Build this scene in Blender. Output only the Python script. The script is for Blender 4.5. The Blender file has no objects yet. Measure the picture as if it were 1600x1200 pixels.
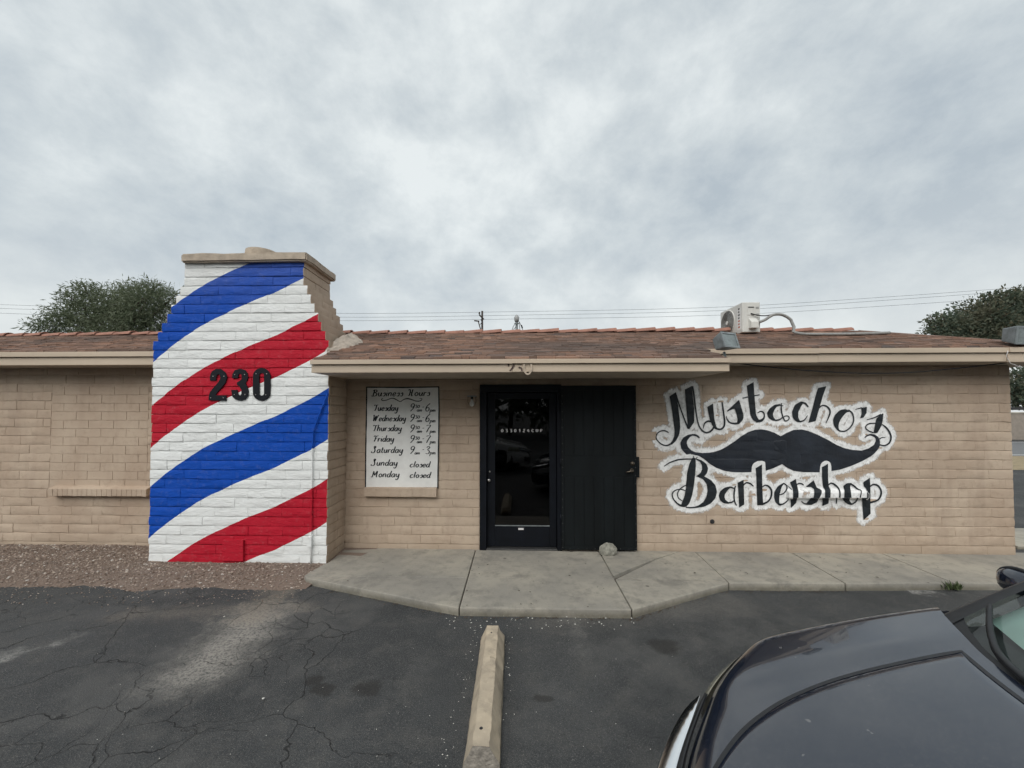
import bpy, bmesh, math, random
import numpy as np
from mathutils import Vector, Matrix, noise
from mathutils.bvhtree import BVHTree

R = math.radians
scene = bpy.context.scene
COL = scene.collection
rng = random.Random(7)
nrs = np.random.RandomState(11)

# ------------------------------------------------------------------ camera
EYE = 1.84
FPX = 620.0                       # focal length in pixels of a 1600 px wide frame
YAW, PITCH = R(1.7), R(1.5)
CX, CY = 806 - FPX * math.tan(YAW), 643 - FPX * math.tan(PITCH)
camd = bpy.data.cameras.new('camera')
camd.sensor_width = 36.0
camd.lens = 36.0 * FPX / 1600
camd.shift_x = (800 - CX) / 1600
camd.shift_y = (CY - 600) / 1600
camd.clip_start = 0.05
camd.clip_end = 2000
cam = bpy.data.objects.new('camera', camd)
cam.location = (0, 0, EYE)
cam.rotation_euler = (math.pi / 2 + PITCH, 0, YAW)
COL.objects.link(cam)
scene.camera = cam
_f = Vector((-math.sin(YAW) * math.cos(PITCH), math.cos(YAW) * math.cos(PITCH), math.sin(PITCH)))
_r = Vector((math.cos(YAW), math.sin(YAW), 0))
_u = _r.cross(_f)


def ray(px, py):
    return _f + _r * ((px - CX) / FPX) - _u * ((py - CY) / FPX)


def W(px, py, y):
    """point of the vertical plane Y = y (metres in front of the viewer) seen at a photo pixel"""
    d = ray(px, py)
    return Vector((0, 0, EYE)) + d * (y / d.y)


def G(px, py, z=0.0):
    """point of the level plane Z = z seen at a photo pixel"""
    d = ray(px, py)
    return Vector((0, 0, EYE)) + d * ((z - EYE) / d.z)


# ------------------------------------------------------------------ world and sun
SUN_EL, SUN_AZ = R(44), R(-20)     # soft sun added behind the viewer's left shoulder to brighten the facade
world = bpy.data.worlds.new('World')
scene.world = world
world.use_nodes = True
wn, wl = world.node_tree.nodes, world.node_tree.links
wn.clear()
w_out = wn.new('ShaderNodeOutputWorld')
w_bg = wn.new('ShaderNodeBackground')
w_sky = wn.new('ShaderNodeTexSky')
w_sky.sky_type = 'NISHITA'
w_sky.sun_disc = False
w_sky.sun_elevation = SUN_EL
w_sky.sun_rotation = R(180) + SUN_AZ
w_sky.air_density = 1.5
w_sky.dust_density = 3.0
w_tc = wn.new('ShaderNodeTexCoord')
w_sep = wn.new('ShaderNodeSeparateXYZ')
wl.new(w_tc.outputs['Generated'], w_sep.inputs[0])


def wmath(op, a, b=None, c=None):
    n = wn.new('ShaderNodeMath')
    n.operation = op
    for i, v in enumerate((a, b, c)):
        if v is None:
            continue
        if isinstance(v, (int, float)):
            n.inputs[i].default_value = v
        else:
            wl.new(v, n.inputs[i])
    return n.outputs[0]


w_comb = wn.new('ShaderNodeMapping')
w_comb.inputs['Scale'].default_value = (1.0, 1.0, 1.35)
wl.new(w_tc.outputs['Generated'], w_comb.inputs[0])


def wnoise(scale, detail, rough, dist, off):
    m = wn.new('ShaderNodeMapping')
    m.inputs['Location'].default_value = off
    wl.new(w_comb.outputs[0], m.inputs[0])
    n = wn.new('ShaderNodeTexNoise')
    n.inputs['Scale'].default_value = scale
    n.inputs['Detail'].default_value = detail
    n.inputs['Roughness'].default_value = rough
    n.inputs['Distortion'].default_value = dist
    wl.new(m.outputs[0], n.inputs['Vector'])
    return n.outputs['Fac']


big = wnoise(2.3, 3, 0.5, 0.05, (3.1, 1.7, 0.4))
mid = wnoise(6.5, 7, 0.62, 0.1, (0.3, 5.2, 2.0))
cl = wmath('ADD', wmath('MULTIPLY', big, 0.54), wmath('MULTIPLY', mid, 0.46))
w_ramp = wn.new('ShaderNodeValToRGB')
wl.new(cl, w_ramp.inputs[0])
cr = w_ramp.color_ramp
cr.elements[0].position, cr.elements[0].color = 0.37, (0.325, 0.368, 0.402, 1)
cr.elements[1].position, cr.elements[1].color = 0.63, (0.570, 0.602, 0.604, 1)
e = cr.elements.new(0.50)
e.color = (0.436, 0.474, 0.490, 1)
# the cloud deck thins towards the horizon
w_hz = wn.new('ShaderNodeMapRange')
w_hz.interpolation_type = 'SMOOTHSTEP'
wl.new(w_sep.outputs[2], w_hz.inputs['Value'])
w_hz.inputs['From Min'].default_value = 0.0
w_hz.inputs['From Max'].default_value = 0.42
w_hz.inputs['To Min'].default_value = 0.62
w_hz.inputs['To Max'].default_value = 0.0
w_mix1 = wn.new('ShaderNodeMixRGB')
wl.new(w_hz.outputs[0], w_mix1.inputs[0])
wl.new(w_ramp.outputs[0], w_mix1.inputs[1])
w_mix1.inputs[2].default_value = (0.60, 0.615, 0.61, 1)
w_scl = wn.new('ShaderNodeMixRGB')
w_scl.blend_type = 'MULTIPLY'
w_scl.inputs[0].default_value = 1
wl.new(w_sky.outputs[0], w_scl.inputs[1])
w_scl.inputs[2].default_value = (0.08, 0.08, 0.08, 1)
w_mix2 = wn.new('ShaderNodeMixRGB')
w_mix2.inputs[0].default_value = 0.92
wl.new(w_scl.outputs[0], w_mix2.inputs[1])
wl.new(w_mix1.outputs[0], w_mix2.inputs[2])
wl.new(w_mix2.outputs[0], w_bg.inputs[0])
w_bg.inputs[1].default_value = 0.95
wl.new(w_bg.outputs[0], w_out.inputs[0])

sund = bpy.data.lights.new('sun', 'SUN')
sund.energy = 1.5
sund.angle = R(50)
sund.color = (1.0, 0.97, 0.93)
sun = bpy.data.objects.new('sun', sund)
sd = Vector((math.sin(SUN_AZ) * math.cos(SUN_EL), -math.cos(SUN_AZ) * math.cos(SUN_EL), math.sin(SUN_EL)))
sun.rotation_euler = sd.to_track_quat('Z', 'Y').to_euler()
COL.objects.link(sun)

scene.view_settings.view_transform = 'Standard'
scene.view_settings.look = 'None'
scene.view_settings.exposure = 0.66
scene.view_settings.gamma = 1.0
scene.view_settings.use_curve_mapping = False
scene.render.engine = 'CYCLES'
scene.cycles.use_denoising = True
scene.cycles.max_bounces = 4
scene.cycles.use_adaptive_sampling = True
scene.cycles.adaptive_threshold = 0.03
scene.cycles.transparent_max_bounces = 12
scene.cycles.caustics_reflective = False
scene.cycles.caustics_refractive = False


# ------------------------------------------------------------------ helpers
def wmat(o):
    m = o.matrix_basis.copy()
    if o.parent:
        m = wmat(o.parent) @ o.matrix_parent_inverse @ m
    return m


def par(o, p):
    o.parent = p
    o.matrix_parent_inverse = wmat(p).inverted()
    return o


def tag(o, label=None, cat=None, group=None, kind=None):
    if label: o['label'] = label
    if cat: o['category'] = cat
    if group: o['group'] = group
    if kind: o['kind'] = kind
    return o


def empty(name, loc=(0, 0, 0), rz=0, parent=None):
    o = bpy.data.objects.new(name, None)
    o.empty_display_size = 0.1
    o.location = loc
    o.rotation_euler = (0, 0, rz)
    COL.objects.link(o)
    if parent: par(o, parent)
    return o


def link_mesh(name, me, mats, parent=None, loc=None):
    o = bpy.data.objects.new(name, me)
    if mats is not None:
        if not isinstance(mats, (list, tuple)): mats = [mats]
        if len(me.materials) == 0:
            for m in mats: me.materials.append(m)
    if loc is not None: o.location = loc
    COL.objects.link(o)
    if parent: par(o, parent)
    return o


class MB:
    def __init__(self):
        self.v, self.f, self.mi, self.cur = [], [], [], 0

    def add(self, vs, fs):
        b = len(self.v)
        self.v += [tuple(p) for p in vs]
        for f in fs:
            self.f.append(tuple(b + i for i in f))
            self.mi.append(self.cur)
        return self

    def box(self, a, b, taper=None):
        x0, y0, z0 = a
        x1, y1, z1 = b
        vs = [(x0, y0, z0), (x1, y0, z0), (x1, y1, z0), (x0, y1, z0), (x0, y0, z1), (x1, y0, z1), (x1, y1, z1), (x0, y1, z1)]
        return self.add(vs, [(0, 3, 2, 1), (4, 5, 6, 7), (0, 1, 5, 4), (1, 2, 6, 5), (2, 3, 7, 6), (3, 0, 4, 7)])

    def prism(self, pts, n):
        """closed ring of points pts (list of Vector) swept by the vector n"""
        k = len(pts)
        n = Vector(n)
        vs = [Vector(p) for p in pts] + [Vector(p) + n for p in pts]
        fs = [tuple(range(k))[::-1], tuple(range(k, 2 * k))] + [(i, (i + 1) % k, k + (i + 1) % k, k + i) for i in range(k)]
        return self.add(vs, fs)

    def grid(self, rows):
        n, m = len(rows), len(rows[0])
        vs = [p for r_ in rows for p in r_]
        fs = [(i * m + j, i * m + j + 1, (i + 1) * m + j + 1, (i + 1) * m + j) for i in range(n - 1) for j in range(m - 1)]
        return self.add(vs, fs)

    def tube(self, pts, rad, n=8, cap=True):
        pts = [Vector(p) for p in pts]
        if isinstance(rad, (int, float)): rad = [rad] * len(pts)
        rows = []
        ref = None
        for i, p in enumerate(pts):
            d = (pts[min(i + 1, len(pts) - 1)] - pts[max(i - 1, 0)])
            if d.length < 1e-9: d = Vector((0, 0, 1))
            d.normalize()
            if ref is None:
                ref = d.orthogonal().normalized()
            ref = (ref - d * ref.dot(d))
            if ref.length < 1e-6: ref = d.orthogonal()
            ref.normalize()
            b = d.cross(ref)
            rows.append([p + (ref * math.cos(2 * math.pi * k / n) + b * math.sin(2 * math.pi * k / n)) * rad[i] for k in range(n)])
        base = len(self.v)
        vs = [q for r_ in rows for q in r_]
        fs = [(i * n + k, i * n + (k + 1) % n, (i + 1) * n + (k + 1) % n, (i + 1) * n + k) for i in range(len(pts) - 1) for k in range(n)]
        if cap:
            fs.append(tuple(range(n))[::-1])
            fs.append(tuple((len(pts) - 1) * n + k for k in range(n)))
        return self.add(vs, fs)

    def lathe(self, c, axis, prof, n=24, closed=True):
        """prof: list of (radius, distance along the axis)"""
        c, a = Vector(c), Vector(axis).normalized()
        u = a.orthogonal().normalized()
        w = a.cross(u)
        vs, fs = [], []
        for (r_, h) in prof:
            for k in range(n):
                t = 2 * math.pi * k / n
                vs.append(c + a * h + (u * math.cos(t) + w * math.sin(t)) * r_)
        for i in range(len(prof) - 1):
            for k in range(n):
                fs.append((i * n + k, i * n + (k + 1) % n, (i + 1) * n + (k + 1) % n, (i + 1) * n + k))
        if closed:
            fs.append(tuple(range(n))[::-1])
            fs.append(tuple((len(prof) - 1) * n + k for k in range(n)))
        return self.add(vs, fs)

    def mesh(self, name, smooth=False, mats=None):
        me = bpy.data.meshes.new(name)
        me.from_pydata(self.v, [], self.f)
        if mats:
            for m in mats: me.materials.append(m)
        if any(self.mi): me.polygons.foreach_set('material_index', self.mi)
        if smooth: me.polygons.foreach_set('use_smooth', [True] * len(self.f))
        me.update()
        return me

    def build(self, name, mat, parent=None, smooth=False, bevel=0, recalc=True, auto=None, weld=0):
        me = self.mesh(name, smooth, mat if isinstance(mat, (list, tuple)) else [mat])
        if recalc or bevel or weld:
            bm = bmesh.new()
            bm.from_mesh(me)
            if weld: bmesh.ops.remove_doubles(bm, verts=bm.verts, dist=weld)
            if recalc: bmesh.ops.recalc_face_normals(bm, faces=bm.faces)
            if bevel:
                es = [e_ for e_ in bm.edges if len(e_.link_faces) == 2 and e_.calc_face_angle(0) > 0.5]
                bmesh.ops.bevel(bm, geom=es, offset=bevel, segments=2, affect='EDGES', profile=0.6)
            bm.to_mesh(me)
            bm.free()
        if auto is not None:
            me.polygons.foreach_set('use_smooth', [True] * len(me.polygons))
            me.set_sharp_from_angle(angle=auto)
        return link_mesh(name, me, None, parent)


def smooth_path(pts, step):
    """Catmull-Rom through points of any dimension, resampled about every `step`"""
    P = [np.array(p, float) for p in pts]
    if len(P) < 3:
        n = max(1, int(np.linalg.norm((P[-1] - P[0])[:2]) / step))
        return [P[0] + (P[-1] - P[0]) * i / n for i in range(n + 1)]
    out = []
    for i in range(len(P) - 1):
        p0 = P[i - 1] if i else 2 * P[0] - P[1]
        p1, p2 = P[i], P[i + 1]
        p3 = P[i + 2] if i + 2 < len(P) else 2 * P[-1] - P[-2]
        n = max(1, int(np.linalg.norm((p2 - p1)[:2]) / step))
        for k in range(n):
            t = k / n
            out.append(0.5 * ((2 * p1) + (-p0 + p2) * t + (2 * p0 - 5 * p1 + 4 * p2 - p3) * t * t + (-p0 + 3 * p1 - 3 * p2 + p3) * t ** 3))
    out.append(P[-1])
    return out


def lerp_table(tab, x):
    if x <= tab[0][0]: return tab[0][1]
    for (a, b), (c, d) in zip(tab, tab[1:]):
        if x <= c: return b + (d - b) * (x - a) / (c - a)
    return tab[-1][1]


# ------------------------------------------------------------------ materials
class Mat:
    def __init__(self, name):
        self.m = bpy.data.materials.new(name)
        self.m.use_nodes = True
        self.t = self.m.node_tree
        self.n, self.l = self.t.nodes, self.t.links
        self.b = self.n['Principled BSDF']
        self.out = self.n['Material Output']
        self._pos = None

    def pos(self):
        if self._pos is None:
            self._pos = self.n.new('ShaderNodeNewGeometry').outputs['Position']
        return self._pos

    def put(self, sock, v):
        if hasattr(v, 'default_value') and hasattr(v, 'node'):
            self.l.new(v, sock)
        else:
            sock.default_value = v

    def math(self, op, a, b=0.0, c=0.0, clamp=False):
        n = self.n.new('ShaderNodeMath')
        n.operation = op
        n.use_clamp = clamp
        self.put(n.inputs[0], a)
        self.put(n.inputs[1], b)
        self.put(n.inputs[2], c)
        return n.outputs[0]

    def noise(self, scale, detail=4, rough=0.55, dist=0.0, vec=None, stretch=None, off=None):
        v = vec or self.pos()
        if stretch or off:
            mp = self.n.new('ShaderNodeMapping')
            self.l.new(v, mp.inputs[0])
            if stretch: mp.inputs['Scale'].default_value = stretch
            if off: mp.inputs['Location'].default_value = off
            v = mp.outputs[0]
        n = self.n.new('ShaderNodeTexNoise')
        n.inputs['Scale'].default_value = scale
        n.inputs['Detail'].default_value = detail
        n.inputs['Roughness'].default_value = rough
        n.inputs['Distortion'].default_value = dist
        self.l.new(v, n.inputs['Vector'])
        return n.outputs['Fac']

    def ramp(self, fac, stops, const=False):
        n = self.n.new('ShaderNodeValToRGB')
        self.put(n.inputs[0], fac)
        c = n.color_ramp
        if const: c.interpolation = 'CONSTANT'
        while len(c.elements) < len(stops): c.elements.new(0.5)
        for e_, (p, q) in zip(c.elements, stops):
            e_.position = p
            e_.color = q if len(q) == 4 else (*q, 1)
        return n.outputs[0]

    def sstep(self, v, a, b, lo=0.0, hi=1.0):
        n = self.n.new('ShaderNodeMapRange')
        n.interpolation_type = 'SMOOTHSTEP'
        self.put(n.inputs['Value'], v)
        for k, q in (('From Min', a), ('From Max', b), ('To Min', lo), ('To Max', hi)):
            self.put(n.inputs[k], q)
        return n.outputs[0]

    def mix(self, f, a, b, mode='MIX'):
        n = self.n.new('ShaderNodeMixRGB')
        n.blend_type = mode
        self.put(n.inputs[0], f)
        self.put(n.inputs[1], a if hasattr(a, 'node') else (*a[:3], 1))
        self.put(n.inputs[2], b if hasattr(b, 'node') else (*b[:3], 1))
        return n.outputs[0]

    def bump(self, h, strength=0.3, dist=0.01, prev=None):
        n = self.n.new('ShaderNodeBump')
        n.inputs['Strength'].default_value = strength
        n.inputs['Distance'].default_value = dist
        self.l.new(h, n.inputs['Height'])
        if prev is not None: self.l.new(prev, n.inputs['Normal'])
        self.l.new(n.outputs[0], self.b.inputs['Normal'])
        return n.outputs[0]

    def sep(self, v=None):
        n = self.n.new('ShaderNodeSeparateXYZ')
        self.l.new(v or self.pos(), n.inputs[0])
        return n.outputs

    def set(self, **k):
        for a, v in k.items():
            self.put(self.b.inputs[{'color': 'Base Color', 'rough': 'Roughness', 'metal': 'Metallic', 'spec': 'Specular IOR Level',
                                    'coat': 'Coat Weight', 'coatr': 'Coat Roughness', 'trans': 'Transmission Weight', 'ior': 'IOR', 'alpha': 'Alpha'}[a]], v)
        return self


def C3(*c): return (*c, 1)


def simple(name, col, rough=0.7, var=0.12, scale=6, bump=0.15, bscale=70, bd=0.004, metal=0.0, spec=0.5, coat=0.0, stretch=None):
    m = Mat(name)
    n1 = m.noise(scale, 5, 0.6, stretch=stretch)
    lo = tuple(c * (1 - var) for c in col)
    hi = tuple(min(1, c * (1 + var)) for c in col)
    m.set(color=m.ramp(n1, [(0.3, lo), (0.7, hi)]), rough=rough, metal=metal, spec=spec, coat=coat)
    if bump: m.bump(m.noise(bscale, 1, 0.6), bump, bd)
    return m.m


TAN = (0.450, 0.362, 0.280)
M = {}


def wall_paint(name, col):
    m = Mat(name)
    n1 = m.noise(1.3, 4, 0.6)
    n2 = m.noise(14, 5, 0.7)
    n3 = m.noise(4, 3, 0.6, stretch=(1, 1, 0.10))
    c = m.mix(m.sstep(n1, 0.3, 0.7), (col[0] * 0.90, col[1] * 0.86, col[2] * 0.84), tuple(x * 1.06 for x in col))
    c = m.mix(m.sstep(n2, 0.50, 0.74, 0, 0.42), c, (col[0] * 0.62, col[1] * 0.58, col[2] * 0.55))
    c = m.mix(m.sstep(n3, 0.50, 0.70, 0, 0.38), c, (0.33, 0.25, 0.19))
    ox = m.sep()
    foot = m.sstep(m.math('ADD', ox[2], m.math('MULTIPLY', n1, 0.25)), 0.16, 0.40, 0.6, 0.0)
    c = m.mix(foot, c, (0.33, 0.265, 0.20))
    m.set(color=c, rough=0.82, spec=0.25)
    m.bump(m.noise(17, 4, 0.72, stretch=(0.55, 1, 1)), 0.55, 0.010)
    return m.m


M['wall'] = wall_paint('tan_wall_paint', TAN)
M['fascia'] = simple('beige_fascia_paint', (0.50, 0.41, 0.315), 0.6, 0.1, 3, 0.12, 40, stretch=(0.3, 1, 1))
M['soffit'] = simple('soffit_paint', (0.44, 0.38, 0.31), 0.8)
M['concrete_cap'] = simple('chimney_cap_concrete', (0.40, 0.335, 0.265), 0.9, 0.22, 9, 0.5, 45, 0.008)
M['mortar'] = simple('flashing_mortar', (0.42, 0.36, 0.30), 0.9, 0.25, 14, 0.7, 30, 0.012)
M['terracotta'] = simple('terracotta', (0.28, 0.138, 0.100), 0.85, 0.25, 7, 0.3, 60)
M['black_metal'] = simple('black_door_paint', (0.0035, 0.005, 0.0085), 0.5, 0.35, 5, 0.08, 90, spec=0.22)
M['black_plank'] = simple('security_door_paint', (0.0045, 0.0065, 0.0075), 0.55, 0.4, 4, 0.1, 60, spec=0.22, stretch=(1, 1, 0.3))
M['rivet'] = simple('rivet_steel', (0.12, 0.12, 0.12), 0.45, 0.2, metal=0.8)
M['steel'] = simple('brushed_steel', (0.42, 0.41, 0.39), 0.4, 0.15, 30, metal=1.0)
M['bronze'] = simple('dark_bronze', (0.16, 0.135, 0.11), 0.42, 0.2, 30, metal=0.9)
M['galv'] = simple('galvanised_grey', (0.21, 0.235, 0.24), 0.55, 0.3, 12, 0.1, 60, metal=0.25)
M['white_text'] = simple('white_vinyl', (0.62, 0.60, 0.60), 0.6)
M['paint_black'] = simple('sign_paint_black', (0.014, 0.018, 0.022), 0.55, 0.5, 9, 0.2, 60, spec=0.35)
M['paint_blueblack'] = simple('moustache_paint', (0.016, 0.020, 0.028), 0.5, 0.35, 5, 0.25, 50, spec=0.4)
M['sign_white'] = simple('sign_board_white', (0.72, 0.72, 0.70), 0.7, 0.08, 6, 0.3, 25, 0.004, spec=0.3)
M['number_black'] = simple('house_number_black', (0.003, 0.004, 0.008), 0.5, 0.2, bump=0, spec=0.25)
M['ac_white'] = simple('aircon_casing', (0.60, 0.595, 0.56), 0.5, 0.08, 5, bump=0)
M['ac_dark'] = simple('aircon_fan_dark', (0.05, 0.05, 0.05), 0.6, bump=0)
M['ac_grille'] = simple('aircon_grille', (0.30, 0.30, 0.285), 0.5, bump=0)
M['ac_red'] = simple('aircon_sticker_red', (0.45, 0.12, 0.07), 0.5, bump=0)
M['hose'] = simple('hose_wrap', (0.26, 0.26, 0.25), 0.7, 0.2, 30)
M['cable'] = simple('black_cable', (0.02, 0.02, 0.022), 0.6, bump=0)
M['wire'] = simple('overhead_wire', (0.09, 0.10, 0.11), 0.6, bump=0)
M['wood_pole'] = simple('creosoted_pole', (0.045, 0.035, 0.03), 0.9, 0.3, 20, 0.4, stretch=(1, 1, 0.1))
M['porcelain'] = simple('insulator_grey', (0.30, 0.31, 0.31), 0.4, bump=0)
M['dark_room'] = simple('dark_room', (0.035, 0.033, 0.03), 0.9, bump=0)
M['rubber'] = simple('tyre_rubber', (0.016, 0.016, 0.017), 0.8, 0.2, 40)
M['rim'] = simple('wheel_rim', (0.40, 0.40, 0.41), 0.35, 0.05, metal=0.9, bump=0)
M['plastic'] = simple('black_plastic', (0.014, 0.015, 0.017), 0.5, 0.2, 40, 0.1, 200)
M['chrome'] = simple('chrome_trim', (0.80, 0.82, 0.84), 0.16, 0.03, metal=1.0, bump=0)
M['sunshade'] = simple('pale_sunshade', (0.70, 0.86, 0.80), 0.6, 0.06, 4, bump=0)
M['dash'] = simple('grey_dashboard', (0.075, 0.075, 0.08), 0.7, 0.1, 30)
M['bark'] = simple('bark', (0.07, 0.055, 0.042), 0.95, 0.3, 14, 0.6, 30, 0.02)
M['bwall'] = simple('boundary_block_wall', (0.27, 0.235, 0.20), 0.9, 0.15, 4)
M['rock'] = simple('door_rock', (0.24, 0.235, 0.20), 0.95, 0.4, 22, 0.8, 40, 0.012)
M['far_house'] = simple('far_house_stucco', (0.34, 0.29, 0.23), 0.9)
M['far_roof'] = simple('far_house_roof', (0.13, 0.09, 0.075), 0.9)
M['weed'] = simple('weed_green', (0.06, 0.085, 0.03), 0.8, 0.3, 30)
M['wood_num'] = simple('weathered_wood_numeral', (0.46, 0.38, 0.30), 0.8, 0.2, 30)
M['ghost_num'] = simple('peeled_dark_numeral', (0.075, 0.05, 0.045), 0.8, 0.3, 60)
M['shutter'] = simple('dark_window', (0.02, 0.022, 0.025), 0.15, bump=0)


def glass(name, tint, rough=0.0):
    m = Mat(name)
    m.set(color=C3(*tint), rough=rough, trans=1.0, ior=1.45)
    m.b.inputs['Base Color'].default_value = C3(*tint)
    return m.m


M['glass'] = glass('door_glass', (0.55, 0.58, 0.62))
M['lamp_glass'] = glass('bulb_glass', (0.9, 0.9, 0.88), 0.15)
M['headlight'] = glass('headlight_lens', (0.85, 0.84, 0.74), 0.05)


def thin_glass(name, tint, refl):
    m = Mat(name)
    tr = m.n.new('ShaderNodeBsdfTransparent')
    tr.inputs[0].default_value = C3(*tint)
    gl = m.n.new('ShaderNodeBsdfGlossy')
    gl.inputs['Roughness'].default_value = 0.02
    lw = m.n.new('ShaderNodeFresnel')
    lw.inputs[0].default_value = refl
    mx = m.n.new('ShaderNodeMixShader')
    m.l.new(lw.outputs[0], mx.inputs[0])
    m.l.new(tr.outputs[0], mx.inputs[1])
    m.l.new(gl.outputs[0], mx.inputs[2])
    m.l.new(mx.outputs[0], m.out.inputs[0])
    return m.m


M['windshield'] = thin_glass('windshield_glass', (0.86, 0.96, 0.92), 1.5)
M['side_glass'] = thin_glass('side_window_glass', (0.10, 0.12, 0.12), 1.5)
M['doorglass'] = thin_glass('door_pane_glass', (0.16, 0.17, 0.19), 1.5)
M['flood_glass'] = thin_glass('floodlight_glass', (0.6, 0.66, 0.66), 1.6)


def car_paint(name, base, dust, metal):
    m = Mat(name)
    n1 = m.noise(3, 4, 0.6)
    n2 = m.noise(90, 3, 0.7)
    n3 = m.noise(26, 2, 0.5)
    d = m.math('MULTIPLY', m.sstep(n2, 0.45, 0.75), m.sstep(n1, 0.3, 0.8, 0.25, 1.0))
    c = m.mix(m.math('MULTIPLY', d, dust), base, (0.33, 0.31, 0.28))
    c = m.mix(m.sstep(n3, 0.735, 0.76, 0, dust * 2.0), c, (0.5, 0.48, 0.44))
    m.set(color=c, rough=m.sstep(n1, 0.2, 0.8, 0.14, 0.24), spec=0.5, metal=metal, coat=1.0, coatr=m.sstep(n2, 0.3, 0.8, 0.02, 0.07))
    m.b.inputs['Coat IOR'].default_value = 1.52
    return m.m


M['navy'] = car_paint('dusty_navy_car_paint', (0.009, 0.013, 0.024), 0.085, 0.0)
M['white_car'] = car_paint('white_car_paint', (0.62, 0.62, 0.60), 0.04, 0.0)


def shingle_mat():
    m = Mat('asphalt_shingle')
    g = m.n.new('ShaderNodeNewGeometry')
    rnd = g.outputs['Random Per Island']
    c = m.ramp(rnd, [(0.0, (0.125, 0.090, 0.074)), (0.3, (0.235, 0.140, 0.100)), (0.6, (0.175, 0.120, 0.098)), (0.85, (0.315, 0.195, 0.140)), (1.0, (0.095, 0.080, 0.076))])
    n1 = m.noise(0.9, 5, 0.6, stretch=(0.5, 1, 1))
    c = m.mix(m.sstep(n1, 0.44, 0.66, 0, 0.75), c, (0.105, 0.085, 0.076))
    ox = m.sep()
    
    c = m.mix(m.sstep(m.noise(60, 2), 0.45, 0.7, 0, 0.4), c, (0.12, 0.09, 0.08))
    m.set(color=c, rough=0.95, spec=0.2)
    m.bump(m.noise(220, 2, 0.8), 0.5, 0.003)
    return m.m


M['shingle'] = shingle_mat()


def concrete(name, col, spots=True):
    m = Mat(name)
    n1 = m.noise(1.1, 6, 0.62)
    n2 = m.noise(9, 6, 0.7)
    n3 = m.noise(55, 3, 0.6)
    c = m.mix(m.sstep(n1, 0.3, 0.7), (col[0] * 0.76, col[1] * 0.76, col[2] * 0.76), (col[0] * 1.16, col[1] * 1.13, col[2] * 1.06))
    c = m.mix(m.sstep(n2, 0.45, 0.68, 0, 0.6), c, tuple(x * 0.62 for x in col))
    c = m.mix(m.sstep(m.noise(2.6, 5, 0.75, off=(4, 9, 1)), 0.52, 0.68, 0, 0.6), c, tuple(x * 0.54 for x in col))
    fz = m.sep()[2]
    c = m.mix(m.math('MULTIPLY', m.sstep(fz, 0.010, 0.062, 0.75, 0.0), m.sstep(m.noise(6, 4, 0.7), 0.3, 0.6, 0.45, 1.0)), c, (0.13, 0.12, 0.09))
    c = m.mix(m.sstep(n3, 0.55, 0.8, 0, 0.35), c, tuple(x * 1.25 for x in col))
    if spots:
        v = m.n.new('ShaderNodeTexVoronoi')
        v.inputs['Scale'].default_value = 3.0
        m.l.new(m.pos(), v.inputs['Vector'])
        w_ = m.math('ADD', v.outputs['Distance'], m.math('MULTIPLY', m.noise(12, 4), 0.16))
        c = m.mix(m.sstep(w_, 0.10, 0.15, 0.75, 0.0), c, (0.07, 0.062, 0.055))
    m.set(color=c, rough=0.9, spec=0.25)
    m.bump(m.noise(40, 3, 0.75), 0.4, 0.006)
    return m.m


M['concrete'] = concrete('sidewalk_concrete', (0.312, 0.297, 0.264))
M['block'] = concrete('parking_block_concrete', (0.45, 0.385, 0.30), False)
M['block_end'] = simple('broken_concrete_end', (0.28, 0.255, 0.22), 0.95, 0.35, 30, 0.8, 60, 0.008)
M['path'] = concrete('path_concrete', (0.44, 0.42, 0.37), False)


def dist2line(m, sx, sy, a, b):
    """shader distance from (sx,sy) to segment a-b"""
    ax, ay = a
    dx, dy = b[0] - ax, b[1] - ay
    L2 = dx * dx + dy * dy
    px = m.math('SUBTRACT', sx, ax)
    py = m.math('SUBTRACT', sy, ay)
    t = m.math('DIVIDE', m.math('ADD', m.math('MULTIPLY', px, dx), m.math('MULTIPLY', py, dy)), L2, clamp=True)
    qx = m.math('SUBTRACT', px, m.math('MULTIPLY', t, dx))
    qy = m.math('SUBTRACT', py, m.math('MULTIPLY', t, dy))
    return m.math('SQRT', m.math('ADD', m.math('MULTIPLY', qx, qx), m.math('MULTIPLY', qy, qy)))


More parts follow.
